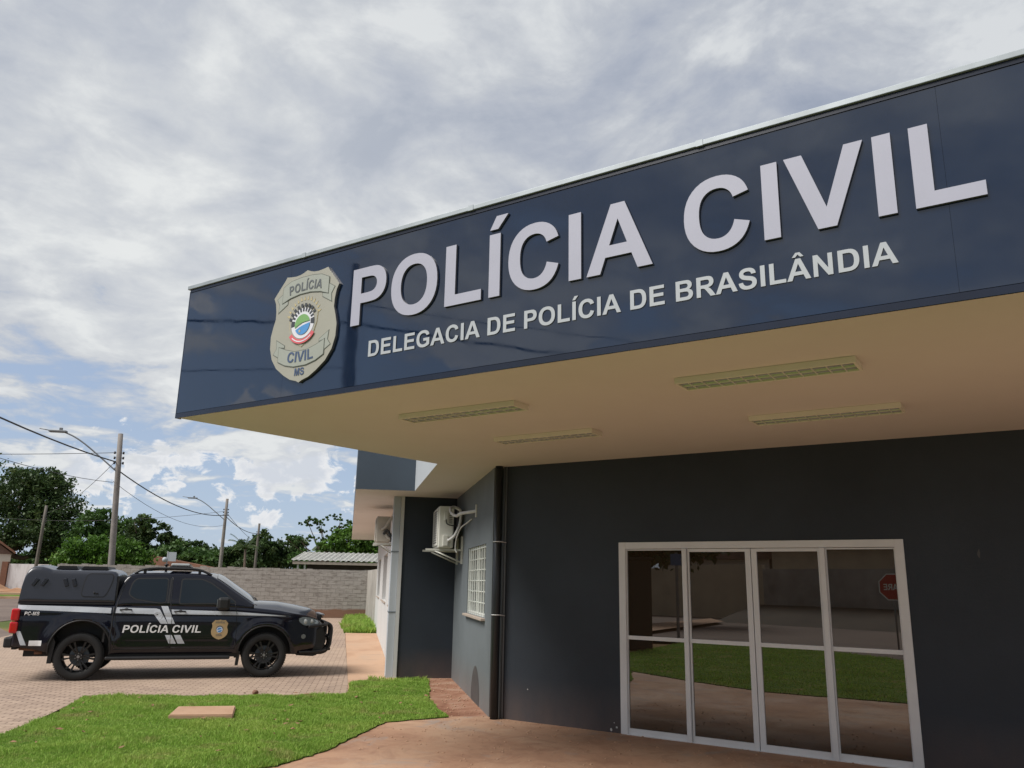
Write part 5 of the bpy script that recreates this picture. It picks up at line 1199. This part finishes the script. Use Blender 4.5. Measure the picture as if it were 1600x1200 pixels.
def build_trees():
    tree('mango_tree', (-43.4, 112, 0), 'huge dark rounded tree at the far left above the houses', 16,
         [(0, 0, 11.2, 6.2, 5, 4.2, 5), (5.2, 0, 9.0, 3.6, 4, 3.6, 3), (-6, 0, 10.2, 4.5, 4, 3.6, 3), (2.5, -2, 6.8, 5.5, 4, 2.6, 3), (-5, -2, 6.6, 5, 4, 2.8, 3), (5.6, 0, 5.2, 2.6, 3, 2.4, 1.6), (2.6, 0, 13.4, 3.4, 3, 1.7, 1.6), (4.4, 0, 12.2, 2.8, 3, 2.2, 1.6)], 40000, .19, 'leaf_dark', 5, .8, hollow=.2, limbs=12)
    tree('bushy_tree', (-22.5, 79, 0), 'bright green bushy tree behind the cargo cap of the pickup', 5.3,
         [(-1.6, 0, 3.6, 1.9, 1.8, 1.5, 2), (.3, 0, 3.9, 1.9, 1.8, 1.35, 2), (2.2, .5, 3.2, 1.9, 1.8, 1.5, 2), (-2.6, 0, 2.4, 1.5, 1.5, 1.5, 1), (0, 0, 2.2, 3.2, 1.8, 1.5, 2), (3.2, 0, 2.3, 1.3, 1.3, 1.5, 1)], 17000, .15, 'leaf_bright', 1.5, .2, hollow=.5)
    tree('leafy_tree', (-31.5, 108, 0), 'mid green feathery tree just right of the huge dark tree', 10,
         [(0, 0, 7.8, 2.6, 2.5, 2.0, 2), (2.4, 0, 6.6, 2.2, 2, 2.2, 2), (-1.6, 0, 6.0, 2.2, 2, 2, 1.5), (1, 0, 4, 3.5, 2, 2.4, 2)], 9000, .24, 'leaf_mid', 3.5, .3)
    tree('leafy_tree', (-22.8, 95, 0), 'dark layered tree leaning right, just right of the nearest pole', 8.4,
         [(-.6, 0, 7.0, 1.6, 1.5, 1.1, 1.3), (1.0, 0, 6.4, 1.8, 1.5, 1.0, 1.4), (2.2, 0, 5.5, 1.0, 1, .7, .7), (-1.2, 0, 4.8, 2.0, 1.5, 1.8, 2), (1, 0, 3.6, 2.5, 1.5, 1.4, 2)], 8500, .2, 'leaf_dark', 3.6, .25)
    tree('low_tree', (-18.5, 92, 0), 'dark low tree behind the roof rails of the pickup', 5, [(0, 0, 3.4, 2.6, 2, 2.0, 2), (2.4, 0, 3.0, 2.0, 2, 1.7, 1.5), (-2.3, 0, 3.0, 2, 2, 1.6, 1.5)], 6500, .2, 'leaf_mid', 1.5, .2)
    # tree line above the block wall
    kinds = [('broad dark tree in the far tree line, left of the second pole', -22.2, 118, 7.2, 3.6, 'leaf_dark'), ('paler bushy tree low in the far tree line, left of the second pole', -19.5, 104, 5.2, 2.8, 'leaf_mid'),
             ('round dark tree in the far tree line, just behind the second pole', -16.2, 115, 6.4, 3.0, 'leaf_dark'), ('tall dark tree in the far tree line, right of the second pole', -12.6, 112, 7.2, 2.6, 'leaf_dark'),
             ('wide dark tree in the far tree line, right of the third pole', -9.0, 113, 7.3, 3.6, 'leaf_dark'), ('small mid green tree low against the far tree line by the shed roof', -5.4, 104, 5.4, 2.8, 'leaf_mid'),
             ('dark tree rising behind the left end of the shed roof', -3.8, 118, 6.6, 3.2, 'leaf_dark'), ('dark tree filling the gap behind the wing of the station', 1.5, 112, 6.8, 3.8, 'leaf_dark')]
    for lab, x, y, h, w, mt in kinds:
        lob = []
        for k in range(7):
            a = random.uniform(-1, 1); zz = random.uniform(.45, .8); lob.append((a * w * .85, random.uniform(-1, 1), h * (zz + .12 * (1 - abs(a))), w * random.uniform(.35, .55), 1.6, h * random.uniform(.14, .22), 1))
        lob.append((0, 0, h * .35, w, 1.8, h * .3, 2.2))
        tree('woodland_tree', (x, y, 0), lab, h, lob, 13000, .19, mt, h * .3, .25, hollow=.3, limbs=5)
    # airy tree at the wing eave and the yellow-green one inside it
    lob = []
    for k in range(34):
        a = random.uniform(-1, 1); lob.append((a * 3.3, random.uniform(-1.2, 1.2), 4.3 + 2.2 * (1 - a * a) ** .7 * random.uniform(.1, 1.0), .75, .8, .26, 1))
    tree('airy_tree', (-2.0, 63, 0), 'airy tree with sparse layered branches above the shed roof', 7, lob, 11000, .075, 'leaf_pale', 3.2, .12, hollow=.1, limbs=20)
    tree('bushy_tree', (-.6, 61, 0), 'yellow green bushy tree behind the shed roof beside the eave', 6, [(0, 0, 4.6, 1.5, 1.2, 1.1, 2), (1.6, 0, 4.1, 1.6, 1.2, 1.3, 2), (-1.2, 0, 3.9, 1.2, 1, .8, 1), (.8, 0, 3.0, 2.4, 1.2, 1.0, 1.5)], 9500, .12, 'leaf_bright', 2.0, .16, hollow=.4)
    tree('leafy_tree', (2.2, 72, 0), 'dark dense tree right behind the eave of the wing', 6.5, [(0, 0, 4.4, 2.6, 1.5, 1.6, 2), (-2.4, 0, 3.6, 1.9, 1.5, 1.2, 1.5), (2.4, 0, 4, 2, 1.5, 1.5, 1.2)], 8000, .16, 'leaf_dark', 2.0, .2, hollow=.4)
    # palm
    p = thing('palm_tree', (-11.2, 86, 0), 'slender palm with drooping fronds between the second and third poles', 'palm', 'trees beyond the street')
    bm = bmesh.new(); tube(bm, [(0, 0, 0), (.1, 0, 2.4), (.0, 0, 4.6)], [.16, .13, .11], 8); fin(bm, 'trunk', 'bark', p)
    bm = bmesh.new()
    for k in range(13):
        a = 2 * math.pi * k / 13 + random.uniform(-.15, .15); L = random.uniform(1.7, 2.3); up = random.uniform(.7, 1.7); pts = []
        for q in range(9):
            t = q / 8; pts.append(Vector((math.cos(a) * L * t * .85, math.sin(a) * L * t * .85, 4.6 + up * 1.4 * t - 2.3 * t * t * (1.2 - up * .5))))
        for q in range(8):
            m = pts[q]; d = (pts[q + 1] - m); sdir = d.cross(Vector((0, 0, 1))).normalized()
            for sgn in (-1, 1):
                for f in (0, .5):
                    c = m + d * f; tip = c + sdir * sgn * .28 * (1 - q / 10) + d * .9 - Vector((0, 0, .18)); bm.faces.new([bm.verts.new(c), bm.verts.new(c + d * .42), bm.verts.new(tip)])
    fin(bm, 'frond', 'leaf_dark', p)
    # far wood along the horizon
    lob = [(x, random.uniform(-6, 6), random.uniform(1.5, 5.0), 9, 5, 3.6, 1) for x in range(-150, 160, 9)]
    t = empty('woodland', (0, 0, 0)); o = leaves('far_wood', [(x, y, z, a, b, c, w) for x, y, z, a, b, c, w in lob], 30000, .8, 'leaf_dark', None, .1); bpy.data.objects.remove(t)
    o.location = (0, 175, 0); tag(o, 'dense dark wood far off along the horizon', 'wood', kind='stuff')
    # dark shrub mirrored in the doors
    tree('street_tree', (-25.5, -1.5, 0), 'dark tree across the lawn, mirrored in the first door leaf', 7, [(0, 0, 5.2, 3, 3, 2.2, 2), (.8, -1, 4.2, 3, 3, 1.6, 2), (1.5, -3.5, 4.6, 2.4, 2.4, 1.6, 1.5)], 9000, .2, 'leaf_dark', 3.4, .5)
build_trees()

# ================================================================= LIGHT, SKY, CAMERA
def build_world():
    w = bpy.data.worlds.new('World'); S.world = w; w.use_nodes = True; nt = w.node_tree; bg = nt.nodes['Background']; bg.inputs['Strength'].default_value = .1
    sun_el, sun_az = 50, 250       # azimuth clockwise from +Y, towards the sun
    sky = nt.nodes.new('ShaderNodeTexSky'); sky.sky_type = 'NISHITA'; sky.sun_disc = False; sky.sun_elevation = R(sun_el); sky.sun_rotation = R(sun_az); sky.air_density = 1.0; sky.dust_density = .6; sky.altitude = 300
    d = coord(nt, 'Generated'); sp = nt.nodes.new('ShaderNodeSeparateXYZ'); nt.links.new(d, sp.inputs[0])
    z = math_(nt, 'MAXIMUM', sp.outputs['Z'], 0.0)
    zz = math_(nt, 'ADD', z, .16)
    cb = nt.nodes.new('ShaderNodeCombineXYZ'); nt.links.new(math_(nt, 'DIVIDE', sp.outputs['X'], zz), cb.inputs[0]); nt.links.new(math_(nt, 'DIVIDE', sp.outputs['Y'], zz), cb.inputs[1])
    p = mapping(nt, cb.outputs[0], (1, 1, 1), (0, 0, R(35)), (3.2, 1.7, 0))
    big = noise(nt, .85, 3, .5, p, .3); med = noise(nt, 3.1, 9, .55, p, .55); fine = noise(nt, 8, 8, .62, p, .3)
    v = math_(nt, 'ADD', math_(nt, 'ADD', math_(nt, 'MULTIPLY', big, .30), math_(nt, 'MULTIPLY', med, .52)), math_(nt, 'MULTIPLY', fine, .20))
    # high, mottled overcast
    grey = ramp(nt, v, [(.41, (2.5, 2.85, 3.6)), (.47, (3.1, 3.4, 4.05)), (.52, (3.8, 4.05, 4.5)), (.585, (5.2, 5.4, 5.6))])
    # brighter patch in the lower left (towards azimuth -25 deg, elevation 22 deg)
    g = nt.nodes.new('ShaderNodeVectorMath'); g.operation = 'DOT_PRODUCT'; nt.links.new(d, g.inputs[0]); a, e = R(-12), R(20); g.inputs[1].default_value = (math.sin(a) * math.cos(e), math.cos(a) * math.cos(e), math.sin(e))
    glow = math_(nt, 'POWER', math_(nt, 'MAXIMUM', g.outputs['Value'], 0.0), 14.0)
    grey = mix(nt, math_(nt, 'MULTIPLY', math_(nt, 'MULTIPLY', glow, v), .75, True), grey, (7.2, 7.3, 7.1))
    # clear gaps low down
    west = math_(nt, 'MULTIPLY', math_(nt, 'MAXIMUM', math_(nt, 'SUBTRACT', math_(nt, 'MULTIPLY', sp.outputs['X'], -1.), .6), 0.), -1.1)
    cover = math_(nt, 'ADD', math_(nt, 'ADD', math_(nt, 'MULTIPLY', z, 2.3), west), math_(nt, 'MULTIPLY', math_(nt, 'SUBTRACT', v, .5), 3.4))
    cov = ramp(nt, cover, [(.26, 0.), (.52, 1.)])
    skyc = mix(nt, .75, sky.outputs['Color'], (3.1, 3.8, 5.1))
    skyc = mix(nt, ramp(nt, z, [(0., .35), (.16, 0.)]), skyc, (3.8, 4.6, 5.8))
    # cumulus banks near the horizon
    q = mapping(nt, d, (9.0, 9.0, 13.0), (0, 0, 0), (1.3, .4, 0))
    cu = math_(nt, 'ADD', math_(nt, 'MULTIPLY', noise(nt, 1.0, 2, .5, q), .62), math_(nt, 'MULTIPLY', noise(nt, 3.2, 8, .62, q, .4), .40))
    cu = math_(nt, 'SUBTRACT', cu, math_(nt, 'MULTIPLY', math_(nt, 'ABSOLUTE', math_(nt, 'SUBTRACT', z, .10)), .45))
    cum = ramp(nt, cu, [(.515, 0.), (.545, 1.)])
    cuc = ramp(nt, cu, [(.51, (6.9, 6.9, 6.9)), (.62, (4.9, 5.2, 5.7))])
    low = mix(nt, cum, skyc, cuc)
    col = mix(nt, cov, low, grey)
    nt.links.new(col, bg.inputs['Color'])
    L = bpy.data.lights.new('sun', 'SUN'); L.energy = 3.6; L.angle = R(30); L.color = (1, .96, .90); o = bpy.data.objects.new('sun', L); COL.objects.link(o)
    az, el = R(sun_az), R(sun_el); dv = Vector((math.sin(az) * math.cos(el), math.cos(az) * math.cos(el), math.sin(el)))
    o.rotation_euler = dv.to_track_quat('Z', 'Y').to_euler(); o.location = dv * 60
build_world()
cd = bpy.data.cameras.new('camera'); cam = bpy.data.objects.new('camera', cd); COL.objects.link(cam)
fw, rt, up = Vector((.17265, .95551, .23914)), Vector((.98309, -.18221, .0183)), Vector((-.06106, -.23193, .97081))
mw = Matrix.Identity(4)
for i in range(3): mw[i][0], mw[i][1], mw[i][2] = rt[i], up[i], -fw[i]
mw[0][3], mw[1][3], mw[2][3] = 0, 0, 1.72
cam.matrix_world = mw; cd.sensor_width = 36; cd.lens = 36 * 1265.8 / 1600; cd.clip_start = .05; cd.clip_end = 5000
S.camera = cam
S.view_settings.view_transform = 'Standard'; S.view_settings.look = 'None'; S.view_settings.exposure = .38; S.view_settings.gamma = 1
